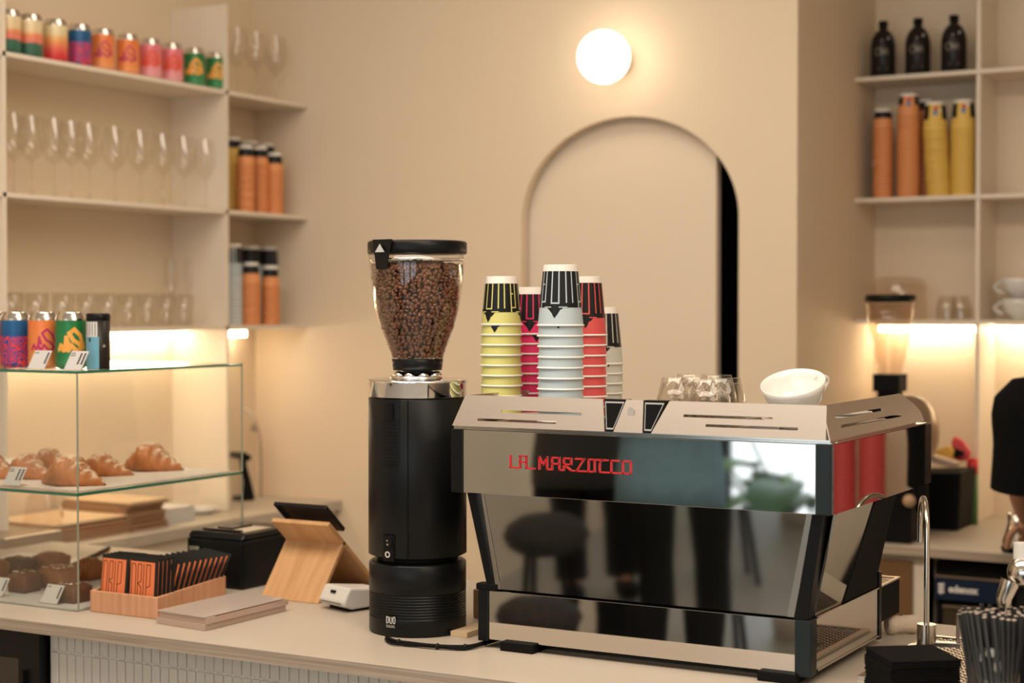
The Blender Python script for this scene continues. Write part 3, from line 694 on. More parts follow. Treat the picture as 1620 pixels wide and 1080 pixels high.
# vertical seam and vent louvres, controls
def cpatch(mb, px0, px1, z0, z1, r, t=.0015, n=8, mi=0):
    pa = [GP(px0 + (px1 - px0) * i / n, 0, r) for i in range(n + 1)]
    for a, b in zip(pa, pa[1:]):
        na = (a - c); nb = (b - c); na.z = nb.z = 0; na.normalize(); nb.normalize()
        mb.hexa([a + Vector((0, 0, z0)), b + Vector((0, 0, z0)), b + Vector((0, 0, z1)), a + Vector((0, 0, z1))],
                [a + na * t + Vector((0, 0, z0)), b + nb * t + Vector((0, 0, z0)), b + nb * t + Vector((0, 0, z1)), a + na * t + Vector((0, 0, z1))], mi)
mb = MB(); cpatch(mb, 644.5, 646.2, CT + .145, CT + .432, GR - .0004, .0006, 1); mb.build('seam', VOID, gr)
mb = MB(); cpatch(mb, 602, 632, zz(728), zz(628), GR, .0012); mb.build('vent_panel', mat('vent_black', (.009, .009, .010), .3), gr)
mb = MB()
for k in range(13): cpatch(mb, 604, 629, zz(725 - k * 5.6), zz(727.2 - k * 5.6), GR + .0013, .0016, 4)
mb.build('louvre', GRAPH, gr)
mb = MB(); cpatch(mb, 609, 623, zz(634), zz(660) , GR + .001, .003, 5); mb.build('adjuster', BLACKP, gr)
mb = MB(); cpatch(mb, 606.5, 624, zz(878), zz(838), GR, .0012, 5); mb.build('control_plate', BLACKP, gr)
def disc(px, py, r, t, m, nm, hole=0.0):
    p0 = GP(px, zz(py), GR + .001); nv = (p0 - c); nv.z = 0; nv.normalize()
    M = Vector((0, 0, 1)).rotation_difference(nv).to_matrix().to_4x4()
    MB().lathe([(max(hole, .0002), 0), (r, 0), (r, t), (max(hole, .0002), t)], p0, 20, M=M, smooth=False).build(nm, m, gr)
disc(615, 849, .0085, .0025, BLACK, 'dial'); disc(613.5, 846, .0015, .0035, TEXTD, 'mark'); disc(614, 852, .0018, .0035, TEXTD, 'mark')
disc(615, 867, .0058, .005, CHROME, 'start_button', .0034)
mb = MB(); cpatch(mb, 609.5, 624.5, zz(977.5), zz(963.5), GR, .0008, 5); mb.build('logo_panel', GRAPH, gr)
sg = MB()
def lp_(px, py): return GP(px, zz(py), GR + .0012)
for pts in ([(611, 964), (611, 974), (613, 974), (614.2, 972), (614.2, 966), (613, 964), (611, 964)], [(616, 964), (616, 972), (617, 974), (618.6, 974), (619.4, 972), (619.4, 964)], [(621.3, 966), (621.3, 972), (622.2, 974), (623.6, 974), (624.4, 972), (624.4, 966), (623.6, 964), (622.2, 964), (621.3, 966)]):
    sg.tube([lp_(*q) for q in pts], .0007, 6)
for px in range(611, 625, 2): sg.tube([lp_(px, 976.5), lp_(px, 980), lp_(px + 1, 980)], .00035, 5)
sg.build('logo', TEXTW, gr)
# steel collar, glassy neck
MB().lathe([(.02, .4355), (GR - .001, .4355), (GR + .0005, .437), (GR + .0005, .461), (GR + .002, .463), (GR + .002, .4665), (GR - .002, .468), (.02, .468)], c, 72).build('steel_collar', CHROME, gr)
mb = MB()
for k in range(9):
    a = k * 2 * pi / 9; mb.sphere(c + Vector((.036 * cos(a), .036 * sin(a), .474)), .011, 12, sc=(1, 1, .8))
mb.lathe([(.048, .4685), (.052, .470), (.050, .474), (.030, .475), (.028, .484)], c, 40).build('neck_screws', CHROME, gr)
# hopper
hz = [(.0325, .484), (.0400, .487), (.0480, .510)]
MB().lathe([(.030, .484), (.0455, .4845), (.0480, .505), (.0465, .506), (.030, .506)], c, 48).build('hopper_neck', BLACK, gr)
ztop = 1.5 - (402 - 487) / 2650 * 3.125 - CT
HP = [(.0496, .506), (.0505, .512), (.0531, .5198), (.0613, .5422), (.0695, .5646), (.0772, .5906), (.0825, .6236), (.0862, .653), (.0890, .680), (.0905, ztop)]
hp = MB().lathe(HP + [(r - .002, z) for r, z in reversed(HP)], c, 64).lathe([(HP[0][0], .506), (.003, .5062)], c, 64).build('hopper', GLASS, gr)
lz0, lz1 = ztop, 1.5 - (382 - 487) / 2650 * 3.125 - CT
MB().lathe([(.002, lz0), (.0912, lz0), (.0925, lz0 + .002), (.0925, lz1 - .003), (.0895, lz1), (.002, lz1)], c, 64).build('hopper_lid', BLACK, gr)
MB().lathe([(.0895, lz0 - .012), (.0902, lz0 - .010), (.0895, lz0 - .009)], c, 64).build('hopper_ring', CHROME, gr)
# lid latch with pale triangle
mb = MB(); P0 = lambda px, z, e: GP(px, CT + z, .0925 + e)
def latchq(e):
    return [GP(589.5, CT + lz1 + .001, .093 + e), GP(621, CT + lz1 + .001, .093 + e), GP(612.5, zz(427), .0870 + e), GP(595.5, zz(427), .0870 + e)]
mb.hexa(latchq(0), latchq(.006)); mb.build('latch', BLACK, gr, bevel=.001)
tri = [GP(593.5, zz(401), .0995), GP(608.5, zz(401), .0995), GP(601, zz(388), .0995)]
MB().hexa(tri, [p_ + (p_ - c) * 0 + Vector((GX, GY, 0)).normalized() * -.0012 for p_ in tri]).build('triangle_mark', mat('mark_grey', (.55, .55, .55), .4), gr)
# beans: nobody could count them
rng = random.Random(3)
beans = MB()
bean_p = []
NB, MBn = 7, 5
for k in range(MBn + 1):
    for i in range(NB):
        a = 2 * pi * i / NB; s_ = sin(pi * k / MBn); x, y, zq = .0052 * -cos(pi * k / MBn), .0044 * s_ * cos(a), .0032 * s_ * sin(a)
        if zq > 0.0012 and abs(cos(a)) < .35: zq -= .0012
        bean_p.append(Vector((x, y, zq)))
bean_f = [(k * NB + i, k * NB + (i + 1) % NB, (k + 1) * NB + (i + 1) % NB, (k + 1) * NB + i) for k in range(MBn) for i in range(NB)]
def hr(z):
    for (r0, z0), (r1, z1) in zip(HP, HP[1:]):
        if z0 <= z <= z1: return r0 + (r1 - r0) * (z - z0) / (z1 - z0)
    return HP[-1][0]
bt = 1.5 - (420 - 487) / 2650 * 3.125 - CT - .002
def put(p, base_r):
    q = Matrix.Rotation(rng.uniform(0, 6.3), 4, 'Z') @ Matrix.Rotation(rng.uniform(-1, 1) * base_r, 4, 'X') @ Matrix.Rotation(rng.uniform(-1.6, 1.6), 4, 'Y')
    beans.add([q @ b_ + p for b_ in bean_p], bean_f, 0, True)
z = .511
while z < bt - .003:
    r = hr(z) - .0065; n = int(2 * pi * r / .0084)
    for i in range(n):
        a = 2 * pi * (i + rng.random() * .7) / n; put(c + Vector((cos(a) * (r + rng.uniform(-.002, .0012)), sin(a) * (r + rng.uniform(-.002, .0012)), z + rng.uniform(-.002, .002))), 1.5)
    z += .0060
for i in range(420):
    a = rng.random() * 6.283; q = sqrt(rng.random()); r = (hr(bt) - .006) * q
    put(c + Vector((cos(a) * r, sin(a) * r, bt - .002 + .010 * (1 - q) + rng.uniform(0, .003))), .8)
bo = beans.build('coffee_beans', BEAN, gr); bo['kind'] = 'stuff'
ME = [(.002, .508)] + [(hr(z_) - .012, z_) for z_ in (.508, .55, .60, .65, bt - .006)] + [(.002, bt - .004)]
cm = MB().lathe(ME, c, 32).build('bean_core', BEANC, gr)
# power cable along the counter
pts = []
for k, (px, py) in enumerate(((612, 1008), (625, 1014), (645, 1017), (680, 1021), (715, 1023), (745, 1022), (768, 1016), (790, 1010))):
    q = at(px, py, Z=CT + .006); pts.append(q)
def smooth_pts(p, n=6):
    out = []
    for i in range(len(p) - 1):
        p0, p1, p2, p3 = p[max(0, i - 1)], p[i], p[i + 1], p[min(len(p) - 1, i + 2)]
        for k in range(n):
            t = k / n; out.append(.5 * ((2 * p1) + (-p0 + p2) * t + (2 * p0 - 5 * p1 + 4 * p2 - p3) * t * t + (-p0 + 3 * p1 - 3 * p2 + p3) * t ** 3))
    return out + [p[-1]]
sp_ = smooth_pts(pts)
cb = thing('power_cable', 'black cables tied together along the counter in front of the grinder', 'cable', tuple(pts[0]))
MB().tube(sp_, .0038, 8).build('cable', BLACKM, cb)
MB().tube([q + Vector((.0, -.004, -.002)) + Vector((0, -.006, 0)) * sin(i * .25) for i, q in enumerate(sp_)], .0022, 8).build('thin_cable', BLACKM, cb)
for i in (8, 20, 28, 36):
    if i < len(sp_): MB().sphere(sp_[i], .0062, 10, sc=(.7, 1, .9)).build('cable_tie', BLACK, cb)
# ================================================================== TABLET STAND, PRINTER, READER
sx0, sx1 = -2.156, -2.010
ts = thing('tablet_stand', 'bamboo tablet stand on the counter left of the grinder', 'tablet stand', (-2.08, 2.85, CT))
def brd(p0, p1, th, x0=sx0, x1=sx1):
    a, b = Vector((0, *p0)), Vector((0, *p1)); d = (b - a).normalized(); n_ = Vector((0, -d.z, d.y)) * th
    q = [a, b, b + n_, a + n_]
    return MB().hexa([v + Vector((x0, 0, 0)) for v in q], [v + Vector((x1, 0, 0)) for v in q])
top = at(420, 808, X=sx0); 
ttop = (2.795, 1.062)
brd(ttop, (2.985, CT + .001), -.010).build('back_board', BAMBOO, ts, bevel=.0015)
brd((2.845, 1.018), (2.752, CT + .001), .010).build('prop_board', BAMBOO, ts, bevel=.0015)
tb_ = thing('tablet', 'black tablet leaning on the bamboo stand, top edge showing', 'tablet', (-2.08, 2.82, 1.0))
brd((2.784, 1.087), (2.850, 1.0322), -.0085, sx0 + .004, sx1 - .008).build('body', TABLET, tb_, bevel=.001)
for ob in kids(tb_): ob.location.y += .0120; ob.location.z += .0090
rp = thing('receipt_printer', 'black cube receipt printer between drip bags and tablet stand', 'printer', (-2.32, 2.9, CT))
px0, px1, py0, py1 = -2.398, -2.245, 2.805, 3.0
MB().box(px0, px1, py0, py1, CT, CT + .105).hexa([(px0, py0, CT + .105), (px1, py0, CT + .105), (px1, py1, CT + .105), (px0, py1, CT + .105)], [(px0, py0 + .012, CT + .118), (px1, py0 + .012, CT + .118), (px1, py1, CT + .118), (px0, py1, CT + .118)]).build('case', BLACK, rp, bevel=.006)
MB().box(px0 + .03, px1 - .02, py0 + .035, py0 + .125, CT + .1165, CT + .1195).build('top_plate', mat('printer_beige', (.55, .45, .33), .5), rp)
MB().box(px0 + .045, px0 + .085, py0 + .05, py0 + .12, CT + .119, CT + .1235).box(px0 + .02, px1 - .03, py0 + .03, py0 + .04, CT + .119, CT + .122).build('lid_catch', BLACK, rp)
MB().box(px0 + .055, px0 + .115, py0 - .001, py0 + .001, CT + .058, CT + .066).build('status_light', mat('blue_light', (.01, .06, .25), .3, emit=(.02, .15, .8), estr=.5), rp)
MB().box(px0 + .008, px0 + .035, py0 - .001, py0 + .001, CT + .077, CT + .086).build('label_plate', TEXTD, rp)
rd = thing('card_reader', 'small white card reader on its dock between bamboo stand and grinder', 'card reader', (-1.93, 2.74, CT), radians(-18))
def wedge(x0, x1, prof): return MB().hexa([Vector((x0, y, z)) for y, z in prof], [Vector((x1, y, z)) for y, z in prof])
wedge(-.042, .042, [(-.035, .012), (-.038, .020), (-.022, .048), (.075, .036), (.07, .006), (-.015, .0045)]).build('body', PLAST, rd, origin=(0, 0, 0), bevel=.005)
MB().box(-.032, .032, -.018, .05, 0, .006).build('dock', BLACKM, rd, origin=(0, 0, 0))
MB().box(-.034, .030, -.0375, -.030, .0155, .0180).build('card_slot', mat('slot_dark', (.16, .14, .12), .5), rd, origin=(0, 0, 0))
q = [(-.012, -.0308, .0345), (.004, -.0308, .0345), (.004, -.0280, .0395), (-.012, -.0280, .0395)]
MB().hexa([Vector(v) for v in q], [Vector(v) + Vector((0, -.0012, .0006)) for v in q]).build('window', BLACKP, rd, origin=(0, 0, 0))
# ================================================================== WOODEN TRAY OF DRIP BAGS
bx = thing('wooden_tray', 'small oak tray holding black and orange drip coffee bags', 'tray', (-2.28, 2.6, CT))
ax0, ax1, ay0, ay1 = -2.352, -2.178, 2.462, 2.735
ang = atan2((-2.2295 - -2.1762), (2.7326 - 2.462))
def rot2(x, y): return (ax1 + (x - ax1) * cos(0) - (y - ay0) * 0.197 * 1, y)
hh = .043
def side(x0, y0, x1, y1, nm='side_wall', th=.006):
    a, b = Vector((*rot2(x0, y0), CT)), Vector((*rot2(x1, y1), CT)); d = (b - a).normalized(); n_ = Vector((-d.y, d.x, 0)) * th
    q = [a, b, b + n_, a + n_]; up = Vector((0, 0, hh))
    MB().hexa(q, [v + up for v in q]).build(nm, OAK, bx, bevel=.002)
side(ax0, ay0, ax1, ay0); side(ax1, ay0, ax1, ay1); side(ax1, ay1, ax0, ay1); side(ax0, ay1, ax0, ay0)
q = [Vector((*rot2(x, y), CT)) for x, y in ((ax0 + .007, ay0 + .007), (ax1 - .007, ay0 + .007), (ax1 - .007, ay1 - .007), (ax0 + .007, ay1 - .007))]
MB().hexa(q, [v + Vector((0, 0, .004)) for v in q]).build('bottom', OAK, bx)
# a drip bag: black sachet, orange stretched letters DRIP
DR = []
def dl(x, pts): DR.extend([((x + a[0], a[1]), (x + b[0], b[1])) for a, b in zip(pts, pts[1:])])
dl(.06, [(0, 0), (0, 1), (.12, 1), (.17, .9), (.17, .1), (.12, 0), (0, 0)])
dl(.32, [(0, 0), (0, 1), (.14, 1), (.14, .55), (0, .5), (.14, .4), (.14, 0)])
dl(.56, [(0, .12), (0, 1)]); dl(.56, [(0, 0), (0, .03)])
dl(.68, [(0, 0), (0, 1), (.16, 1), (.16, .45), (0, .40)])
def drip_bag(w_=.072, h_=.108):
    t = thing('drip_bag', '', 'drip bag')
    MB().hexa([(0, .0, 0), (w_, .0, 0), (w_, .004, 0), (0, .004, 0)], [(0, .001, h_), (w_, .001, h_), (w_, .003, h_), (0, .003, h_)]).build('sachet', BAGK, t)
    MB().box(.003, w_ - .006, -.0006, 0, .018, h_ - .007).build('orange_field', ORG, t)
    mb = MB()
    def P(u, v, t_): return Vector((.003 + u * (w_ - .010), -.0008 - t_, .022 + v * (h_ - .034)))
    for (a, b) in DR:
        A, B = P(*a, 0), P(*b, 0); d = (B - A).normalized() * .0006; nn = Vector((-d.z, 0, d.x)); f = Vector((0, -.0003, 0))
        mb.hexa([A + nn - d, A - nn - d, B - nn + d, B + nn + d], [A + nn - d + f, A - nn - d + f, B - nn + d + f, B + nn + d + f])
    mb.build('lettering', BAGK, t)
    MB().box(w_ - .024, w_ - .012, -.0016, 0, .014, .025).build('corner_mark', BAGK, t)
    return t
db = drip_bag()
first = True
bagspec = []
for k in range(2):
    for j in range(5):
        bagspec.append((-2.340 + k * .0765, 2.474 + j * .011, radians(-2 + j), 0.0, k, j))
for m_ in range(12):
    bagspec.append((-2.203 - .072 - m_ * .0026, 2.500 + m_ * .0175, 0, radians(7), 2, m_))
for (x, y, rz, tilt, k, j) in bagspec:
    o = db if first else dup(db, (0, 0, 0))
    first = False
    if k < 2:
        o.location = (x, y, CT + .005); o.rotation_euler = (radians(-6 if k == 0 else -4), 0, rz)
        wh = ('left' if k == 0 else 'middle') + ' bundle, ' + ('frontmost, letters facing the viewer' if j == 0 else ORD[j] + ' from the front')
    else:
        o.location = (x, y, CT + .005 + .072 * sin(tilt)); o.rotation_euler = (radians(-10 - 1.7 * j), tilt, radians(3)); o.scale = (1, 1, .88)
        wh = 'slanting right-hand row, ' + ('frontmost' if j == 0 else ('rearmost' if j == 11 else ORD[j] + ' from the front'))
    o['label'] = 'black and orange drip coffee bag in the ' + wh
    o['group'] = 'drip bags in the oak tray'
# ================================================================== ACRYLIC SIGN HOLDERS
ac = thing('acrylic_holder', 'two clear acrylic sign holders lying stacked before the oak tray', 'sign holder', (-2.09, 2.54, CT))
A, B, D_ = at(248, 986, Z=CT), at(324, 998, Z=CT), at(452, 966, Z=CT)
C_ = A + (D_ - B)
for k in range(2):
    z0 = CT + .0005 + k * .0118; sh = Vector((.004 * k, .003 * k, 0))
    q = [v + sh + Vector((0, 0, z0 - CT)) for v in (A, B, D_, C_)]
    MB().hexa(q, [v + Vector((0, 0, .0105)) for v in q]).build('acrylic_block', mat('acrylic_pink', (.47, .33, .26), .12), ac)
    cc = sum(q, Vector()) / 4
    q2 = [cc + (v - cc) * .93 + Vector((0, 0, .0035)) for v in q]
    q3 = [q[0] * .9 + q[3] * .1 + Vector((0, 0, .0106)), q[1] * .9 + q[2] * .1 + Vector((0, 0, .0106)), q[1] + Vector((0, 0, .0106)), q[0] + Vector((0, 0, .0106))]
    MB().hexa(q3, [v + Vector((0, 0, .0009)) for v in q3]).build('clear_lip', FROST, ac)
MB().hexa([A + Vector((.0, .0, .0245)), B + Vector((0, 0, .0245)), D_ + Vector((0, 0, .0245)), C_ + Vector((0, 0, .0245))], [v + Vector((0, 0, .0255)) for v in (A, B, D_, C_)]).build('top_sheet', mat('acrylic_top', (.47, .40, .35), .25), ac)
# ================================================================== PASTRY DISPLAY CASE
KX, KY0, KY1, KXL = -2.3695, 2.4457, 2.964, -3.05
KZ2, KZ1 = 1.376, 1.134
dc = thing('glass_display_case', 'clear two-level glass pastry case with green edges on the counter', 'display case', (-2.7, 2.7, CT))
def pane(name, x0, x1, y0, y1, z0, z1, edge):
    mb = MB(); mb.box(x0, x1, y0, y1, z0, z1); o = mb
    big = max((abs((x1 - x0) * (y1 - y0)), 2), (abs((x1 - x0) * (z1 - z0)), 1), (abs((y1 - y0) * (z1 - z0)), 0))[1]
    for i, f in enumerate(mb.f):
        n_ = (mb.v[f[1]] - mb.v[f[0]]).cross(mb.v[f[2]] - mb.v[f[1]]); ax = max(range(3), key=lambda k: abs(n_[k]))
        if ax != big: mb.m[i] = 1
    return mb.build(name, [GLASSP, edge], dc)
t_ = .0055
pane('top_pane', KXL, KX, KY0, KY1, KZ2 - t_, KZ2, GEDGE)
pane('middle_shelf', KXL, KX - .001, KY0 + .001, KY1, KZ1 - t_, KZ1, GEDGE)
pane('front_pane', KXL, KX, KY0, KY0 + .005, CT + .002, KZ1 - t_ - .0005, GEDGEV); pane('front_pane', KXL, KX, KY0, KY0 + .005, KZ1 + .0005, KZ2 - t_ - .0005, GEDGEV)
pane('side_pane', KX - .005, KX, KY0 + .0055, KY1, CT + .002, KZ1 - t_ - .0005, GEDGEV); pane('side_pane', KX - .005, KX, KY0 + .0055, KY1, KZ1 + .0005, KZ2 - t_ - .0005, GEDGEV)
MB().box(KXL, KX - .008, KY0 + .008, KY1 - .004, CT + .0005, CT + .0035).build('base_liner', CARD, dc)
MB().box(KXL, KX - .014, KY0 + .03, KY1 - .02, KZ1 + .0005, KZ1 + .0025).build('shelf_sheen_board', mat('sheen_white', (.74, .66, .58), .5), dc)  # whitish board added to paint in the glass shelf's grazing reflection
# cans ---------------------------------------------------------------
def can_proto(m, name='drink_can', hC=.115, r=.0325):
    t = thing(name, '', 'can')
    MB().lathe([(.001, .002), (r * .70, .002), (r * .80, .0), (r * .96, .006), (r, .011), (r, hC - .017)], n=28).build('body', m, t)
    MB().lathe([(r, hC - .017), (r * .97, hC - .010), (r * .82, hC - .002), (r * .82, hC), (r * .77, hC), (r * .76, hC - .003), (.001, hC - .0032)], n=28).build('lid', STEEL, t)
    MB().box(-.006, .010, -.006, .006, hC - .0031, hC - .0018).build('pull_tab', STEEL, t)
    return t
def can_script(t, col, pts, w_, r=.0325, zc=.05):
    """brush script printed round the can, local +X faces the viewer"""
    mb = MB(); P = lambda a, z: Vector(((r + .0004) * cos(a / r), (r + .0004) * sin(a / r), zc + z))
    for seg in pts:
        for (ax, az), (bx_, bz) in zip(seg, seg[1:]):
            n = 3
            for k in range(n):
                x0, z0 = ax + (bx_ - ax) * k / n, az + (bz - az) * k / n; x1, z1 = ax + (bx_ - ax) * (k + 1) / n, az + (bz - az) * (k + 1) / n
                L = sqrt((x1 - x0) ** 2 + (z1 - z0) ** 2) or 1; nx, nz = -(z1 - z0) / L * w_ / 2, (x1 - x0) / L * w_ / 2; ex, ez = (x1 - x0) / L * w_ * .4, (z1 - z0) / L * w_ * .4
                mb.add([P(x0 + nx - ex, z0 + nz - ez), P(x0 - nx - ex, z0 - nz - ez), P(x1 - nx + ex, z1 - nz + ez), P(x1 + nx + ex, z1 + nz + ez)], [(0, 1, 2, 3)])
    mb.build('script_print', col, t)
SCR = [[(-.026, -.006), (-.018, .018), (-.006, .030), (.004, .022), (-.004, .008), (-.014, .002), (-.022, -.008), (-.010, -.014), (.0, -.002), (.006, -.012), (.012, -.002), (.016, -.012), (.022, -.002), (.026, -.010)],
       [(-.024, -.010), (.026, -.012)], [(.006, .0), (.010, .014), (.012, -.004)]]
SCR = [[(-x, z) for x, z in s] for s in SCR]
CGRN, CORG, CPNK = (.02, .20, .06), (.82, .22, .05), (.80, .22, .26)
m_land = rampmat('can_landscape', [(0, (.03, .12, .09)), (.36, (.05, .16, .10)), (.40, (.80, .22, .18)), (.56, (.82, .28, .12)), (.64, (.80, .62, .36)), (1, (.82, .70, .48))], 0, .115)
m_sun = rampmat('can_sunset', [(0, (.62, .03, .05)), (.2, (.70, .05, .05)), (.35, (.80, .14, .09)), (.58, (.85, .42, .14)), (.7, (.80, .66, .38)), (1, (.82, .72, .48))], 0, .115)
m_blue = rampmat('can_blue_red', [(0, (.75, .05, .06)), (.60, (.75, .05, .06)), (.62, (.01, .09, .24)), (1, (.01, .11, .28))], 0, .115, wave=((.03, .07, .32), .068))
m_org = rampmat('can_orange', [(0, (.88, .40, .16)), (.35, (.86, .28, .08)), (1, (.80, .20, .05))], 0, .115)
m_pink = rampmat('can_pink', [(0, (.85, .45, .45)), (.3, (.84, .32, .36)), (.5, (.80, .16, .14)), (1, (.78, .24, .32))], 0, .115)
m_grn = rampmat('can_green', [(0, (.10, .33, .16)), (.3, (.03, .24, .08)), (1, (.012, .17, .045))], 0, .115)
protos = {}
protos['land'] = can_proto(m_land); protos['sun'] = can_proto(m_sun); protos['blue'] = can_proto(m_blue)
protos['org'] = can_proto(m_org); can_script(protos['org'], mat('script_magenta', (.50, .02, .12), .4), SCR, .0045)
protos['pink'] = can_proto(m_pink); can_script(protos['pink'], mat('script_red', (.80, .09, .05), .4), SCR, .0070)
protos['grn'] = can_proto(m_grn); can_script(protos['grn'], mat('script_orange', (.88, .40, .07), .4), SCR, .0085)
usedp = set()
def put_can(kind, px, py, label, group, X=None, Y=None, Z=None, rz=0.0):
    p = at(px, py, X=X, Y=Y, Z=Z); z0 = Z if Z is not None else p.z
    src = protos[kind]
    o = src if kind not in usedp else dup(src, (0, 0, 0)); usedp.add(kind)
    o.location = (p.x, p.y, z0); o.rotation_euler = (0, 0, atan2(-p.y, -p.x) + rz); o['label'] = label; o['group'] = group
gshelf = 'drink cans on the top left shelf'
row = [('land', 15, 'cream and green landscape can at the left end of the top shelf'), ('land', 49, 'cream and green landscape can, taller looking, second on the top shelf'), ('sun', 89, 'cream to red sunset can third from the left on the top shelf'),
       ('blue', 127, 'blue and red patterned can on the top left shelf'), ('org', 164, 'orange script can beside the blue one on the top shelf'), ('org', 203, 'orange script can beside the first pink one on the top shelf'),
       ('pink', 239, 'pink script can next to the orange ones on the top shelf'), ('pink', 273, 'pink script can next to the green ones on the top shelf'), ('grn', 308, 'green script can beside the pink one on the top shelf'), ('grn', 343, 'green script can at the right end before the upright')]
for k_, px, lab in row:
    if k_ not in usedp: pass
    p = at(px, 300, X=-3.306); put_can(k_, px, 300, lab, gshelf, X=-3.306)
    last = [o for o in COL.objects if o.get('label') == lab][0]; last.location.z = SZL[0] + .0005
gcase = 'drink cans on the glass case'
for k_, px, lab in (('org', -10, 'orange can cut by the left edge on the glass case'), ('blue', 26, 'blue can with red squiggles on the glass case'), ('org', 70, 'orange can with magenta script on the glass case'), ('grn', 113, 'green can with orange script on the glass case')):
    put_can(k_, px, 560, lab, gcase, Y=2.53)
    last = [o for o in COL.objects if o.get('label') == lab][0]; last.location.z = KZ2 + .0005
p = at(155.5, 560, Y=2.53)
tn = thing('drink_tin', 'black tin with a light blue label at the right of the case-top row', 'tin', (p.x, 2.53, KZ2 + .0003), atan2(-2.53, -p.x))
MB().lathe([(.001, 0), (.0225, 0), (.0235, .002), (.0235, .100), (.001, .100)], n=28).build('body', mat('tin_black', (.02, .016, .013), .35), tn, origin=(0, 0, 0))
MB().lathe([(.001, .100), (.024, .100), (.0243, .101), (.0243, .110), (.022, .113), (.001, .113)], n=28).build('cap', BLACK, tn, origin=(0, 0, 0))
def cyl_patch(name, m, par, a0, a1, z0, z1, r):
    mb = MB(); n = 8; vs = []
    for i in range(n + 1):
        a = a0 + (a1 - a0) * i / n; vs += [(r * cos(a), r * sin(a), z0), (r * cos(a), r * sin(a), z1)]
    mb.add(vs, [(2 * i, 2 * i + 2, 2 * i + 3, 2 * i + 1) for i in range(n)], 0, True); return mb.build(name, m, par, origin=(0, 0, 0))
LBL = mat('label_blue', (.14, .36, .48), .4)
cyl_patch('blue_label', LBL, tn, radians(-88), radians(4), .001, .066, .0239)
cyl_patch('white_label', CARD, tn, radians(-80), radians(-4), .066, .096, .0239)
cyl_patch('label_dot', BLACK, tn, radians(-48), radians(-38), .056, .064, .0242)
cyl_patch('small_mark', TEXTD, tn, radians(22), radians(36), .045, .050, .0239)
for i in range(5): cyl_patch('barcode_bar', BLACK, tn, radians(-72 + i * 14), radians(-69 + i * 14), .068, .094, .0241)
# price cards --------------------------------------------------------
def price_card(px, py, Z, wpx, label, Y, word, rows, h_=.040, w_=.046):
    p = at(px, py, Y=Y)
    t = thing('price_card', label, 'price card', (p.x, Y, Z), 0, 'price cards in the pastry case')
    M = Matrix.Rotation(radians(-18), 4, 'X')
    Sh = Matrix(((1, 0, .28, 0), (0, 1, 0, 0), (0, 0, 1, 0), (0, 0, 0, 1)))
    M = Sh @ M
    MB().box(-w_ / 2, w_ / 2, 0, .0012, .001, h_, M=M).build('card', CARD, t, origin=(0, 0, 0))
    MB().box(-w_ / 2 - .001, w_ / 2 + .001, -.0015, .022, 0, .0015).build('acrylic_base', ACRYL, t, origin=(0, 0, 0))
    mb = MB()
    for k in range(word):
        x0 = w_ / 2 - .008 - k * .010
        for j in range(5):
            mb.box(x0, x0 + .0045, -.0004, 0, h_ - .008 - j * .0048, h_ - .0045 - j * .0048, M=M)
        mb.box(x0, x0 + .0012, -.0004, 0, h_ - .028, h_ - .0045, M=M)
    mb.build('price', INK, t, origin=(0, 0, 0))
    for j in range(rows):
        o = text_mesh('cookie' if j == 0 else 'caramel', .0042, 'lettering', INK, t, M @ Matrix.Translation((-w_ / 2 + .002, -.0005, h_ - .006 - j * .0045)) @ Matrix.Rotation(pi / 2, 4, 'X'), 0, .0001)
price_card(56, 575, KZ2 + .0004, 45, 'small white price card before the orange can on the case', 2.462, 1, 1)
price_card(114, 575, KZ2 + .0004, 45, 'small white price card before the green can on the case', 2.462, 2, 2)
price_card(17, 760, KZ1 + .003, 45, 'white price card beside the croissants on the middle shelf', 2.468, 2, 2)
price_card(-10, 945, CT + .004, 45, 'white price card cut by the left edge on the case floor', 2.480, 1, 1)
price_card(76, 950, CT + .004, 45, 'white price card in front of the loaf cakes on the case floor', 2.468, 1, 1)
# pastries ------------------------------------------------------------
def croissant(px, py, Y, L, label, rz=0.0, sq=1.0):
    p = at(px, py, Y=Y); z0 = KZ1 + .0027
    t = thing('croissant', label, 'croissant', (p.x, Y, z0), rz, 'croissants on the middle glass shelf')
    L *= 1.14; rr_ = random.Random(int(px * 7 + 3)); mb = MB(); n = 44; ring = 22; vs = []
    for k in range(n + 1):
        u = k / n; bend = (u - .5) * 2; x = bend * L / 2; y = .016 * bend * bend - .006
        q5 = abs(bend) * 4.2; st = int(q5); fr_ = q5 - st
        env = max(.10, 1.0 - .235 * st - .07 * fr_ * fr_)
        if abs(bend) > .97: env = .08
        R = .036 * env * sq
        for i in range(ring):
            a = 2 * pi * i / ring; rj = R * (1 + rr_.uniform(-.04, .04))
            zq = R * .66 + rj * sin(a) * .95
            vs.append((x + rr_.uniform(-.001, .001) + .004 * cos(a), y + rj * cos(a) * 1.05, max(0.0, zq)))
    fs = [(k * ring + i, k * ring + (i + 1) % ring, (k + 1) * ring + (i + 1) % ring, (k + 1) * ring + i) for k in range(n) for i in range(ring)]
    fs += [tuple(range(ring))[::-1], tuple(range(n * ring, (n + 1) * ring))]
    mb.add(vs, fs, 0, True); mb.build('pastry', CROIS, t, origin=(0, 0, 0))
    return t
croissant(112, 765, 2.545, .128, 'large sugar-dusted croissant nearest the front corner of the case', 0.15, 1.1)
croissant(160, 755, 2.72, .118, 'croissant in the middle of the shelf, behind the corner one', .35, .85)
croissant(238, 745, 2.86, .125, 'tall croissant at the right rear of the middle shelf', .3, 1.12)
croissant(78, 745, 2.70, .110, 'croissant behind and left of the large corner one', .5, 1.0)
croissant(48, 765, 2.60, .105, 'croissant half hidden behind the middle shelf price card', -.2, .95)
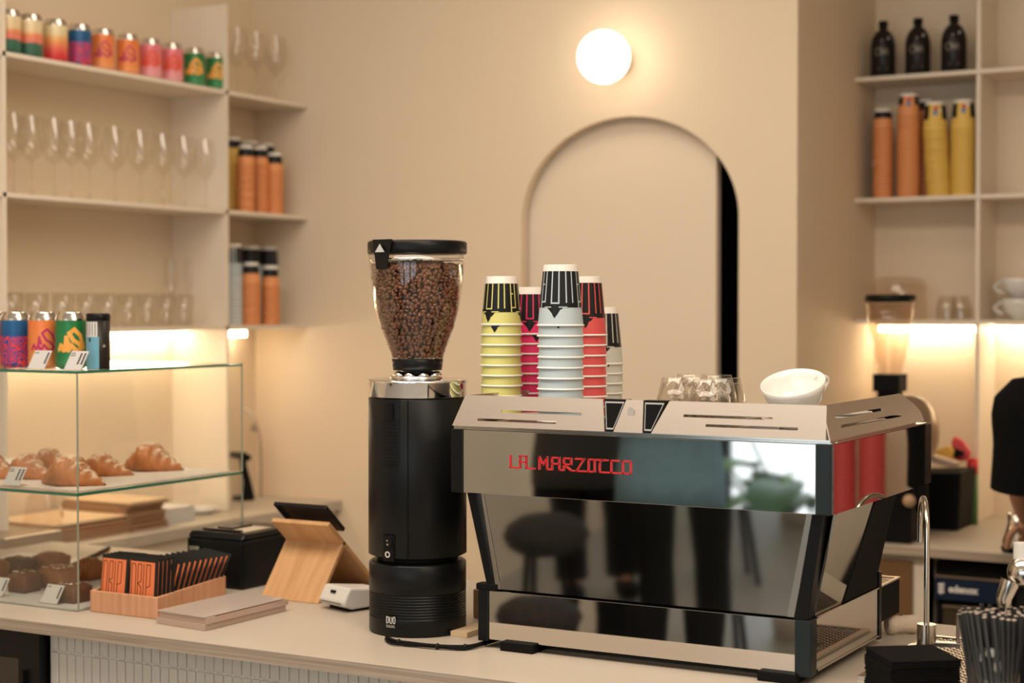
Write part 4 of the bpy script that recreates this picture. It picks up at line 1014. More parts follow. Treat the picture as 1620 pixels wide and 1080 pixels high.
croissant(-14, 765, 2.56, .110, 'croissant cut by the left edge of the middle shelf', .2, .95)
def loaf(px, Y, w_, d_, h_, m, label, sugar=False, rz=0.0):
    p = at(px, 930, Y=Y); rr_ = random.Random(int(px + 900))
    t = thing('cake_slice', label, 'cake', (p.x, Y, CT + .0037), rz, 'cakes on the floor of the pastry case')
    mb = MB(); nx, ny = 9, 7; top = []
    for j in range(ny + 1):
        for i in range(nx + 1):
            u, v = i / nx, j / ny; e = (1 - (2 * u - 1) ** 4) * (1 - (2 * v - 1) ** 4)
            top.append(((u - .5) * w_ * (1.06), (v - .5) * d_ * 1.06, h_ * (.78 + .22 * e) + rr_.uniform(-.002, .002)))
    bot = [((x * .86), (y * .86), 0) for x, y, _ in top]
    n = len(top); W = nx + 1; fs = [(j * W + i, j * W + i + 1, (j + 1) * W + i + 1, (j + 1) * W + i) for j in range(ny) for i in range(nx)]
    fs += [tuple(n + q for q in f[::-1]) for f in list(fs)]
    bd = [i for i in range(nx)] + [j * W + nx for j in range(ny)] + [ny * W + i for i in range(nx, 0, -1)] + [j * W for j in range(ny, 0, -1)]
    fs += [(bd[(k + 1) % len(bd)], bd[k], n + bd[k], n + bd[(k + 1) % len(bd)]) for k in range(len(bd))]
    mb.add(top + bot, fs, 0, True); mb.build('crumb', m, t, origin=(0, 0, 0))
    if sugar:
        mb = MB()
        for k in range(40): mb.sphere((rr_.uniform(-.4, .4) * w_, rr_.uniform(-.4, .4) * d_, h_ * .97), rr_.uniform(.001, .003), 6, sc=(1, 1, .4))
        mb.build('sugar_dusting', SUGAR, t, origin=(0, 0, 0))
loaf(39, 2.555, .050, .05, .044, BROWN, 'dark brown cake behind the left price card on the case floor', True)
loaf(116, 2.515, .052, .05, .040, BROWN, 'dark cake behind the glass corner on the case floor', True)
loaf(93, 2.63, .066, .06, .046, CAKE, 'craggy brown cake in the middle of the case floor', True)
loaf(28, 2.73, .062, .05, .036, BROWN, 'brownie slice standing at the left rear of the case floor')
loaf(82, 2.79, .066, .05, .042, CAKE, 'pale sponge cake at the rear middle of the case floor')
loaf(141, 2.74, .045, .05, .046, CAKE, 'red-brown cake by the side pane behind the drip bags')
loaf(-12, 2.64, .050, .05, .044, CAKE, 'brown cake cut by the left edge of the case floor')
# ================================================================== LEFT SIDE WORKTOP THINGS
kb = thing('paper_bag_pile', 'big pile of kraft paper bags on the left worktop behind the case', 'paper bags', (-3.3, 3.65, .88))
rr_ = random.Random(5)
kx0, kx1 = at(90, 838, X=-3.20), at(262, 838, X=-3.20)
for half, (ya, yb, nb) in enumerate(((kx0.y, kx0.y + .27, 8), (kx0.y + .27, kx1.y, 13))):
    for k in range(nb):
        z = .8805 + k * .0062; j = rr_.uniform(-.008, .008)
        mb = MB(); q = [(-3.45, ya + j, z), (-3.20 + j, ya + j, z), (-3.20 + j, yb + j, z + .0), (-3.45, yb + j, z)]
        mb.hexa(q, [Vector(v) + Vector((0, 0, .0055)) for v in q]); mb.build('paper_bag', KRAFT if k < nb - 1 else KRAFTL, kb)
p = at(283, 828, X=-3.22)
nk = thing('napkin_pile', 'stack of white napkins beside the kraft bags on the left worktop', 'napkins', (p.x, p.y, .88))
for k in range(7): MB().box(-3.38 + rr_.uniform(-.003, .003), -3.22, p.y - .06, p.y + .07, .8805 + k * .0062, .886 + k * .0062).build('napkin', CARD, nk)
p = at(318, 812, X=-3.3)
tag(MB().lathe([(.001, 0), (.03, 0), (.055, .018), (.053, .019), (.028, .004), (.001, .004)], n=28).build('small_plate', PORC), 'small white plate at the right of the napkins on the worktop', 'plate').location = (p.x, p.y, .8805)
# lever juicer / tap in the corner
p0 = at(385, 790, Z=.8805)
st = thing('citrus_press', 'black cast stand with thin neck in the left corner of the worktop', 'press', (p0.x, p0.y, .88))
pz = lambda py: .88 + (790 - py) / 2650 * 5.35
hx = RV
def PP(dx, py): return Vector((p0.x, p0.y, pz(py))) + RV * (dx / 2650 * 5.35)
MB().tube([PP(0, 792), PP(0, 784)], .036, 20).build('base', BLACKM, st)
MB().tube([PP(8, 786), PP(6, 760), PP(0, 735), PP(0, 722)], [.020, .013, .011, .014], 12).build('column', BLACKM, st)
MB().tube([PP(-24, 717), PP(0, 720), PP(12, 724)], [.008, .014, .008], 10).build('arm', BLACKM, st)
fc = thing('swan_neck_tap', 'thin steel swan-neck tap in the left corner behind the glass case', 'tap', tuple(PP(10, 790) + RV * .012 + Vector((0, .06, 0))))
off_ = Vector((0, .06, 0)) + RV * .012
MB().tube(smooth_pts([PP(4, 788) + off_, PP(4, 720) + off_, PP(0, 680) + off_, PP(-10, 655) + off_, PP(-24, 645) + off_]), .004, 8).build('pipe', STEEL, fc)
MB().tube([PP(-8, 682) + off_, PP(-6, 670) + off_], .012, 12).build('valve', STEEL, fc)
for nm, px, Y_, w_, h_ in (('metal_tray', 22, 3.02, .13, .045),):
    p = at(px, 870, X=-3.22); t = tag(MB().box(-3.40, -3.15, p.y - .10, p.y + .10, .8805, .8805 + h_).build('steel_box', STEELD, bevel=.004), 'low steel box on the worktop at the far left behind the case', 'box')
p = at(70, 850, X=-3.25)
pb = MB(); rr_ = random.Random(9); nn_ = 18
prof_ = [(.05, 0), (.055, .03), (.048, .08), (.040, .12), (.020, .15)]
pb.lathe(prof_, n=nn_); 
for v in pb.v: v.x += rr_.uniform(-.007, .007); v.y += rr_.uniform(-.007, .007)
tag(pb.build('plastic_bag', PLASTIC), 'crumpled clear plastic bag standing left of the kraft bags', 'bag').location = (p.x, p.y, .8805)
kn = at(160, 875, Z=CT + .004)
o = thing('serving_tongs', 'steel and dark serving tongs lying behind the pastry case', 'tongs', tuple(kn))
MB().tube([at(138, 884, Z=CT + .006), at(172, 867, Z=CT + .006)], .005, 8).build('grip', BLACKM, o)
MB().tube([at(100, 893, Z=CT + .006), at(138, 884, Z=CT + .006)], .003, 8).build('blade', STEEL, o)
# behind the grinder: card box with a red end and dark tray
p = at(748, 935, Z=CT); bx_ = thing('carton', 'small wooden-coloured carton with a red corner between grinder and machine', 'carton', (p.x, p.y + .10, CT))
MB().box(-1.66, -1.585, 2.78, 2.98, CT, CT + .055).build('box', KRAFT, bx_, bevel=.002)
MB().box(-1.600, -1.583, 2.774, 2.7798, CT + .030, CT + .052).build('red_label', REDC, bx_)
tag(MB().box(-1.75, -1.60, 2.99, 3.13, CT + .0002, CT + .13).build('knock_box', BLACKM, bevel=.006), 'black box on the counter behind the grinder', 'box')
o = tag(MB().box(-1.60, -1.565, 2.60, 2.76, CT + .0002, CT + .010).build('paper_stack', KRAFTL), 'low stack of pale papers beside the grinder base', 'papers')
# ================================================================== GLASSWARE ON THE LEFT SHELVES
def wine_glass():
    mb = MB().lathe([(.001, .002), (.033, .001), (.034, .002), (.010, .006), (.0035, .014), (.003, .085), (.006, .094), (.022, .106), (.036, .128), (.040, .150), (.038, .175), (.032, .215)], n=24)
    return mb.build('wine_glass', GLASSV)
wg = wine_glass(); k_ = 0
names_ = ['leftmost', 'second from the left', 'third from the left', 'fourth from the left', 'fifth from the left', 'sixth from the left', 'fourth from the upright', 'third from the upright', 'second from the upright', 'right beside the upright']
for px, nm in zip((22, 50, 86, 113, 141, 182, 222, 258, 292, 326), names_):
    p = at(px, 260, X=-3.34); o = wg if k_ == 0 else wg.copy()
    if k_: COL.objects.link(o)
    k_ += 1; o.location = (-3.34, p.y, SZL[1] + .0005)
    tag(o, 'stemmed wine glass on the middle left shelf, ' + nm, 'glass', 'wine glasses on the middle left shelf')
for px, nm in ((375, 'left'), (405, 'middle'), (436, 'right')):
    p = at(px, 120, X=-3.34); o = wg.copy(); COL.objects.link(o); o.location = (-3.34, p.y, SZL[0] + .0005)
    tag(o, 'stemmed wine glass on the top shelf right of the green cans, ' + nm + ' of three', 'glass', 'wine glasses on the top left shelf')
tg = MB().lathe([(.001, .006), (.026, .006), (.026, 0), (.028, .0), (.032, .095), (.0305, .095), (.027, .008)], n=24).build('water_glass', GLASSV); k_ = 0
for j, px in enumerate((18, 58, 100, 138, 172, 204, 234, 263, 291)):
    p = at(px, 480, X=-3.33); o = tg if k_ == 0 else tg.copy()
    if k_: COL.objects.link(o)
    k_ += 1; o.location = (-3.33, p.y, SZL[2] + .0005)
    tag(o, 'straight clear tumbler on the lowest left shelf, ' + (names_[j] if j < 6 else ['third from the right', 'second from the right', 'rightmost'][j - 6]), 'glass', 'tumblers on the lowest left shelf')
fl = MB().lathe([(.001, .002), (.028, .001), (.029, .002), (.006, .008), (.003, .02), (.003, .075), (.010, .090), (.021, .12), (.023, .16), (.020, .205)], n=24).build('flute_glass', GLASSV); k_ = 0
for j, px in enumerate((271, 303, 336)):
    p = at(px, 480, X=-3.41); o = fl if k_ == 0 else fl.copy()
    if k_: COL.objects.link(o)
    k_ += 1; o.location = (-3.41, p.y, SZL[2] + .0005)
    tag(o, 'tall champagne flute behind the tumblers on the lowest left shelf, ' + ('left', 'middle', 'right')[j] + ' of three', 'glass', 'flutes on the lowest left shelf')
# paper cup stacks on the left shelves (right compartment)
def far_stack(px, X, zb, n, Hc, rr, rb, body, word, where, group, pitch, b0=.010, b1=.034, dy=0):
    p = at(px, 400, X=X)
    stack(0, p.y + dy, zb + .0005, n, Hc, rr, rb, body, .010, b0, b1, pitch, word, where, group, 0, 16, .0008, Xp=X, detail=False)
g = 'paper cups on the middle left shelf'
far_stack(389, -3.315, SZL[1], 17, .062, .0290, .0215, CUPO, 'orange paper cup', 'front left stack on the middle left shelf', g, .0092)
far_stack(412, -3.335, SZL[1], 18, .062, .0290, .0215, CUPO, 'orange paper cup', 'front middle stack on the middle left shelf', g, .0090)
far_stack(435, -3.310, SZL[1], 16, .062, .0290, .0215, CUPO, 'orange paper cup', 'front right stack on the middle left shelf', g, .0090)
far_stack(366, -3.40, SZL[1], 15, .090, .0390, .0290, CUPYD, 'yellow paper cup', 'rear left stack behind the orange cups', g, .0108)
far_stack(394, -3.43, SZL[1], 15, .090, .0390, .0290, CUPYD, 'yellow paper cup', 'rear middle stack behind the orange cups', g, .0108)
far_stack(421, -3.43, SZL[1], 15, .090, .0390, .0290, CUPYD, 'yellow paper cup', 'rear right stack behind the orange cups', g, .0108)
g = 'paper cups on the lowest left shelf'
far_stack(397, -3.31, SZL[2], 15, .070, .0300, .0225, CUPO, 'orange paper cup', 'front left stack on the lowest left shelf', g, .0090)
far_stack(428, -3.30, SZL[2], 14, .070, .0300, .0225, CUPO, 'orange paper cup', 'front right stack on the lowest left shelf', g, .0090)
far_stack(367, -3.35, SZL[2], 14, .108, .0350, .0290, CUPW, 'pale blue paper cup', 'left stack beside the upright on the lowest left shelf', g, .0112, .010, .060)
far_stack(395, -3.42, SZL[2], 14, .108, .0400, .0310, CUPW, 'pale blue paper cup', 'rear stack behind the left orange cups, lowest shelf', g, .0112, .010, .060)
far_stack(425, -3.42, SZL[2], 14, .108, .0400, .0310, CUPW, 'pale blue paper cup', 'rear stack behind the right orange cups, lowest shelf', g, .0112, .010, .060)
# right alcove stacks
def alc(px, Y, n, Hc, rr, rb, body, word, where, pitch, b0, b1, zb=None, lean=0, px_is_x=None, split=False):
    X = at(px, 300, Y=Y).x if px_is_x is None else px_is_x
    stack(0, Y, (SZR[1] if zb is None else zb) + .0005, n, Hc, rr, rb, body, .008, b0, b1, pitch, word, where, 'paper cups in the right alcove', 0, 18, .0008, Xp=X, detail=False, lean=lean, split=split)
alc(1397, 4.975, 22, .062, .0305, .0240, CUPO, 'orange paper cup', 'leftmost stack on alcove middle shelf', .0098, .008, .028)
alc(1437, 4.975, 24, .070, .0350, .0270, CUPO, 'orange paper cup', 'taller orange stack on alcove middle shelf', .0104, .008, .034, split=True)
alc(1463, 5.06, 23, .070, .0330, .0260, CUPO, 'orange paper cup', 'orange stack half hidden behind the taller one', .0104, .008, .032)
alc(1486, 4.985, 18, .090, .0390, .0290, CUPYD, 'yellow paper cup', 'left yellow stack on alcove middle shelf', .0112, .010, .052, lean=-.012, split=True)
alc(1524, 4.985, 18, .090, .0390, .0290, CUPYD, 'yellow paper cup', 'right yellow stack beside the alcove upright', .0113, .010, .052, split=True)
# coral cups on the back worktop further right
alc(0, 4.90, 19, .090, .0420, .0310, CUPR, 'coral paper cup', 'left coral stack on the back worktop', .0140, .010, .05, zb=.87, px_is_x=-.173)
alc(0, 4.88, 20, .090, .0420, .0310, CUPR, 'coral paper cup', 'right coral stack on the back worktop', .0140, .010, .05, zb=.87, px_is_x=-.089)
# black bottles
bt_ = None
for k, (px, lab) in enumerate(((1397, 'left'), (1452, 'middle'), (1509, 'right'))):
    p = at(px, 100, Y=5.0)
    t = thing('syrup_bottle', 'matte black round-shouldered bottle on the top alcove shelf, %s of three' % lab, 'bottle', (p.x, 5.0, SZR[0] + .0005), atan2(-5.0, -p.x), 'black bottles on the top alcove shelf')
    if bt_ is None:
        MB().lathe([(.001, 0), (.035, 0), (.0375, .003), (.0375, .100), (.034, .120), (.025, .138), (.014, .148), (.012, .152), (.012, .158)], n=32).build('bottle_body', BOTTLE, t, origin=(0, 0, 0))
        MB().lathe([(.0135, .155), (.0140, .156), (.0140, .174), (.001, .175)], n=20).build('cap', BLACKM, t, origin=(0, 0, 0))
        mb = MB(); rC = .0380
        def PC(a, z, t_=0): return Vector((rC * cos(a / rC), rC * sin(a / rC), z))
        def lw2(pts, w_=.0011):
            for (a0, z0), (a1, z1) in zip(pts, pts[1:]):
                L = sqrt((a1 - a0) ** 2 + (z1 - z0) ** 2) or 1; nx, nz = -(z1 - z0) / L * w_, (a1 - a0) / L * w_
                mb.add([PC(a0 + nx, z0 + nz), PC(a0 - nx, z0 - nz), PC(a1 - nx, z1 - nz), PC(a1 + nx, z1 + nz)], [(0, 1, 2, 3)])
        lw2([(-.016 + .009 * cos(a), .078 + .011 * sin(a)) for a in [i * .52 for i in range(13)]])
        lw2([(-.006, .088), (-.003, .068), (.001, .084), (.005, .068), (.008, .088)]); lw2([(.012, .086), (.014, .068)])
        lw2([(-.014, .028), (.014, .028)], .0016); lw2([(-.014, .022), (.012, .022)], .0008)
        mb.build('lettering', TEXTD, t, origin=(0, 0, 0))
        mb = MB(); q = [(.0335 + .004, a, z) for a, z in ((-.002, .112), (.016, .124), (.016, .130), (-.002, .118))]
        mb.hexa([Vector((.0345, -.004, .108)), Vector((.0295, .018, .116)), Vector((.0265, .018, .123)), Vector((.0325, -.004, .115))], [Vector((.0365, -.004, .109)), Vector((.0315, .018, .117)), Vector((.0285, .018, .124)), Vector((.0345, -.004, .116))])
        mb.build('sticker', CARD, t, origin=(0, 0, 0)); bt_ = t
    else:
        for ch in kids(bt_): d = ch.copy(); COL.objects.link(d); d.parent = t
# white cups on the lowest alcove shelf
Ms = Matrix.Rotation(radians(178), 4, 'Z')
for k, lab in enumerate(('lower', 'upper')):
    white_cup('white cappuccino cup stacked on the lowest alcove shelf, %s of the two' % lab, (-1.125, 5.02, SZR[2] + .001 + k * .061), Ms, 'white cups on the lowest alcove shelf', 1.0)
for px, lab in ((1498, 'left'), (1520, 'right')):
    p = at(px, 480, Y=5.02); o = g0.copy(); COL.objects.link(o); o.location = (p.x, 5.02, SZR[2] + .0005); o.scale = (.85, .85, .9)
    tag(o, 'small faint glass on the lowest alcove shelf, %s of two' % lab, 'glass', 'small glasses on the alcove shelf')
p = at(1422, 470, Y=5.03)
tag(MB().lathe([(.085, 0), (.085, .10), (.075, .122), (.05, .130), (.001, .131)], n=32).build('glass_dome', PLASTIC), 'clear domed cover on the lowest alcove shelf behind the hopper', 'cover').location = (p.x, 5.03, SZR[2] + .0005)
# ================================================================== BACK WORKTOP THINGS
BT = .87
q = at(1408, 590, Y=4.65)
fg = thing('coffee_grinder', 'smaller grinder in the alcove with a clear empty conical hopper', 'grinder', (q.x, 4.65, BT))
cz = lambda py: 1.5 - (py - 487) / 2650 * 4.76
c2 = Vector((q.x, 4.65, 0))
MB().lathe([(.034, cz(590)), (.045, cz(560)), (.060, cz(520)), (.068, cz(480)), (.066, cz(480)), (.058, cz(520)), (.043, cz(560)), (.032, cz(590))], c2, 40).build('hopper', PLASTIC, fg)
MB().lathe([(.001, cz(478)), (.070, cz(478)), (.071, cz(470)), (.068, cz(466)), (.001, cz(466))], c2, 40).build('hopper_lid', BLACK, fg)
MB().box(c2.x - .038, c2.x + .038, 4.612, 4.688, cz(618), cz(591)).box(c2.x - .028, c2.x + .028, 4.622, 4.678, cz(640), cz(618)).build('collar', BLACKM, fg)
MB().box(c2.x - .07, c2.x + .07, 4.56, 4.76, BT + .001, cz(640)).build('body', BLACKM, fg, bevel=.01)
q = at(1440, 680, Y=4.46); kc = Vector((q.x, 4.46, 0)); cy = lambda py: 1.5 - (py - 487) / 2650 * 4.60
kt = thing('milk_grinder', 'grinder with a rounded taupe metal housing behind the machine', 'grinder', (q.x, 4.46, BT))
MB().sphere((q.x, 4.46, cy(680)), .078, 28, sc=(1, 1, 1.28)).build('rounded_housing', mat('taupe_metal', (.34, .25, .18), .3, .6), kt)
MB().box(q.x - .08, q.x + .02, 4.40, 4.53, BT + .001, cy(735)).tube([(q.x + .04, 4.42, cy(745)), (q.x + .045, 4.42, cy(800))], .018, 12).build('base', BLACKM, kt, bevel=.004)
MB().box(q.x - .105, q.x - .045, 4.393, 4.399, cy(812), cy(770)).build('yellow_label', YEL, kt)
for py in (748, 782): MB().sphere((q.x + .02, 4.385, cy(py)), .018, 12).build('knob', mat('tan_knob', (.45, .30, .18), .4), kt)
bb = at(1480, 830, Y=4.80)
o = thing('supply_bin', 'black bin of colourful packets on the back worktop', 'bin', (bb.x, 4.8, BT))
cb_ = lambda py: 1.5 - (py - 487) / 2650 * 4.87
MB().hexa([(bb.x - .10, 4.72, BT + .001), (bb.x + .085, 4.72, BT + .001), (bb.x + .085, 4.88, BT + .001), (bb.x - .10, 4.88, BT + .001)], [(bb.x - .11, 4.71, cb_(745)), (bb.x + .095, 4.71, cb_(738)), (bb.x + .095, 4.89, cb_(738)), (bb.x - .11, 4.89, cb_(745))]).build('bin_body', BLACKM, o, bevel=.006)
def quadbox(name, pts, th, m, label, cat, Y):
    q = [at(px, py, Y=Y) for px, py in pts]
    return tag(MB().hexa([v - Vector((0, 0, 0)) for v in q], [v + Vector((0, th, 0)) for v in q]).build(name, m, origin=tuple(sum(q, Vector()) / len(q)), bevel=.002), label, cat)
quadbox('white_packet', [(1463, 727), (1466, 718), (1513, 732), (1508, 741)], .05, mat('packet_tan', (.55, .42, .32), .5), 'tan packet lying across the top of the black bin', 'packet', 4.76)
quadbox('yellow_packet', [(1468, 717), (1500, 705), (1508, 712), (1505, 729)], .04, YEL, 'yellow packet standing in the black bin', 'packet', 4.82)
quadbox('pink_packet', [(1505, 700), (1509, 690), (1522, 697), (1535, 716), (1530, 728), (1512, 730), (1504, 720)], .02, PINKF, 'pink and black packet sticking up from the bin', 'packet', 4.86)
quadbox('black_packet', [(1503, 724), (1504, 706), (1526, 716), (1518, 722)], .015, BLACKM, 'black packet in front of the pink one', 'packet', 4.835)
quadbox('red_packet', [(1463, 702), (1473, 700), (1475, 718), (1465, 722)], .02, REDC, 'small red packet beside the taupe housing', 'packet', 4.74)
q = at(1538, 830, Y=4.9); bo_ = thing('squeeze_bottle', 'tall green bottle with a red top beside the alcove upright', 'bottle', (q.x, 4.9, BT))
MB().lathe([(.001, BT + .001), (.016, BT + .001), (.016, cb_(750)), (.001, cb_(750))], Vector((q.x, 4.9, 0)), 20).build('bottle_body', GRN, bo_)
MB().lathe([(.001, cb_(750)), (.0165, cb_(750)), (.0165, cb_(725)), (.001, cb_(725))], Vector((q.x, 4.9, 0)), 20).build('cap', REDC, bo_)
# ================================================================== RIGHT END OF THE SERVICE COUNTER
# faucet
Fx, Fy = -.787, 2.828
fa_ = thing('rinse_tap', 'slim arched steel water tap standing right of the espresso machine', 'tap', (Fx, Fy, CT))
zf = lambda py: 1.5 - (py - 487) / 2650 * 2.85
r_ = .0048
pts = [Vector((Fx, Fy, CT + .07))]; dirv = Vector((RV.x * .135 + FHX * 1.0, RV.y * .135 + FHY * 1.0, 0)).normalized()
Rr = .055; ztop_ = zf(794); zc_ = ztop_ - Rr
pts = [Vector((Fx, Fy, CT + .04)), Vector((Fx, Fy, CT + .12)), Vector((Fx, Fy, zc_ - .03))]
for k in range(17):
    a = pi - pi * k / 16; pts.append(Vector((Fx, Fy, zc_)) + dirv * (Rr + Rr * cos(a)) + Vector((0, 0, Rr * sin(a))))
endp = pts[-1]; pts.append(Vector((endp.x, endp.y, zf(872))))
MB().tube(pts, r_, 14).build('spout', STEEL, fa_)
MB().tube([(Fx, Fy, CT), (Fx, Fy, zf(988))], .016, 24).build('base', STEEL, fa_)
lv = RV
MB().box(0, .045, -.008, .008, -.004, .004, M=Matrix.Translation((Fx + .012, Fy - .004, zf(1018))) @ Matrix.Rotation(YAW - .25, 4, 'Z')).build('lever', STEEL, fa_, bevel=.001)
MB().tube([Vector((Fx + .05, Fy + .014, zf(1015))), Vector((Fx + .05, Fy + .014, zf(970)))], .0032, 10).build('lever_pin', STEELD, fa_)
# drip mat with honeycomb grate
dm = thing('rinse_tray', 'steel drip tray with honeycomb grate set in the counter by the tap', 'tray', (-.68, 2.80, CT))
dx0, dx1, dy0, dy1 = -.842, -.56, 2.62, 3.02
MB().box(dx0, dx1, dy0, dy0 + .012, CT + .0002, CT + .006).box(dx0, dx1, dy1 - .012, dy1, CT + .0002, CT + .006).box(dx0, dx0 + .012, dy0 + .012, dy1 - .012, CT + .0002, CT + .006).box(dx1 - .012, dx1, dy0 + .012, dy1 - .012, CT + .0002, CT + .006).build('frame', STEEL, dm)
MB().box(dx0 + .012, dx1 - .012, dy0 + .012, dy1 - .012, CT + .0002, CT + .001).build('basin', mat('basin_dark', (.05, .035, .025), .4), dm)
mb = MB(); s_ = .0085
jj = 0; y = dy0 + .018
while y < dy1 - .02:
    x = dx0 + .018 + (s_ if jj % 2 else 0)
    while x < dx1 - .02:
        if abs(x - Fx) > .02 or abs(y - Fy) > .02:
            for a0 in (pi / 2, pi * 7 / 6, -pi / 6):
                P1 = Vector((x, y, CT + .004)); P2 = P1 + Vector((cos(a0), sin(a0), 0)) * s_ * .62
                d = (P2 - P1).normalized() * .0011; n_ = Vector((-d.y, d.x, 0)); h_ = Vector((0, 0, .0012))
                mb.hexa([P1 + n_, P2 + n_, P2 - n_, P1 - n_], [P1 + n_ + h_, P2 + n_ + h_, P2 - n_ + h_, P1 - n_ + h_])
        x += 2 * s_
    y += s_ * .95; jj += 1
mb.build('honeycomb_grate', STEEL, dm)
# cloth roll on the counter
a, b = at(1402, 988, Z=CT + .018), at(1452, 986, Z=CT + .018)
mb = MB(); rr_ = random.Random(2); nseg = 14
pts = [a + (b - a) * (k / nseg) + Vector((0, 0, rr_.uniform(-.001, .001))) for k in range(nseg + 1)]
mb.tube(pts, [.012] + [.0165 + rr_.uniform(-.0012, .0012) for _ in range(nseg - 1)] + [.014], 16)
tag(mb.build('rolled_cloth', CLOTHW, origin=(a.x, a.y, CT), bevel=0), 'rolled beige cloth on the counter between machine and tap', 'cloth')
# cork-coloured wooden tamper handle piece lying on drip base (reflected too)
# black napkin stack
nb_ = thing('napkin_stack', 'square stack of black napkins at the bottom right of the counter', 'napkins', (-.715, 2.49, CT), radians(37))
MB().box(-.058, .058, -.060, .060, 0.0, .008).build('holder_base', BLACKM, nb_, origin=(0, 0, 0))
rr_ = random.Random(4)
for k in range(18):
    s = rr_.uniform(-.0012, .0012); MB().box(-.054 + s, .054 + s, -.057 - s, .057 - s, .0085 + k * .0040, .0120 + k * .0040).build('napkin', NAPK, nb_, origin=(0, 0, 0), bevel=.0012)
# glass of black straws
gx, gy = -.6035, 2.30 * .5 
p = at(1554, 1015, D=2.30); gx, gy = p.x, p.y
gx += 0; 
if gy < YC0 + .04: gy = YC0 + .042
sgl = thing('straw_glass', 'clear glass tumbler crammed with black straws at the right front', 'glass', (gx, gy, CT))
Fg = gx * FHX + gy * FHY
gh = 1.5 - (1019 - 487) / 2650 * Fg - CT; grr = 42.5 / 2650 * Fg
MB().lathe([(.001, .006), (grr * .80, .006), (grr * .82, .0), (grr * .84, .001), (grr, gh), (grr - .002, gh), (grr * .80, .008), (.001, .008)], Vector((gx, gy, CT)), 40).build('tumbler', GLASS, sgl)
stz = 1.5 - (967 - 487) / 2650 * Fg - CT
sm_ = MB().lathe([(.0032, 0), (.0032, 1.0), (.0004, 1.0)], n=8).build('straw', [BLACK]); 
me_s = sm_.data; me_s.materials.append(mat('straw_end', (.55, .45, .38), .6))
for pf in me_s.polygons:
    if all(me_s.vertices[i].co.z > .99 for i in pf.vertices): pf.material_index = 1
rs = random.Random(12); first_s = True; n_s = 0
for ring, cnt in ((0.15, 4), (.45, 10), (.72, 17), (.95, 27)):
    for k in range(cnt):
        a = 2 * pi * (k + rs.random() * .5) / cnt; tw = a + rs.uniform(.35, .75)
        rt = ring * 54 / 2650 * Fg * rs.uniform(.96, 1.03); rb_ = ring * grr * .66
        b0 = Vector((gx + rb_ * cos(tw), gy + rb_ * sin(tw), CT + .009)); t0 = Vector((gx + rt * cos(a), gy + rt * sin(a), CT + stz + rs.uniform(-.006, .004)))
        o = sm_ if first_s else sm_.copy()
        if not first_s: COL.objects.link(o)
        first_s = False; d = t0 - b0; o.location = b0; o.rotation_mode = 'QUATERNION'; o.rotation_quaternion = Vector((0, 0, 1)).rotation_difference(d); o.scale = (1, 1, d.length)
        rn = {.15: 'innermost', .45: 'inner', .72: 'middle', .95: 'outermost'}[ring]
        tag(o, 'black pale-ended straw in the %s ring of the glass, %s clockwise from the right' % (rn, 'first' if k == 0 else ORD[k] if k < len(ORD) else 'last'), 'straw', 'black straws in the glass')
# chrome syrup pump at the right edge
p = at(1618, 905, D=2.55)
cp = thing('steam_pitcher_rinser', 'rounded chrome pump head with a pale cap at the right edge', 'pump', (p.x, p.y, CT))
MB().sphere(p + Vector((.004, 0, 0)), .027, 24).build('pump_head', STEEL, cp)
MB().tube([at(1600, 920, D=2.55), at(1590, 945, D=2.55), at(1592, 975, D=2.56)], [.016, .013, .010], 14).build('spout', STEEL, cp)
MB().tube([Vector((p.x, p.y, p.z - .02)), Vector((p.x, p.y, CT + .12))], .014, 16).tube([Vector((p.x, p.y, CT + .12)), Vector((p.x, p.y, CT + .001))], .034, 24).build('bottle_body', BLACKM, cp)
MB().tube([Vector((p.x, p.y, p.z + .02)), Vector((p.x, p.y, p.z + .045))], .014, 20).build('pale_cap', PLAST, cp)
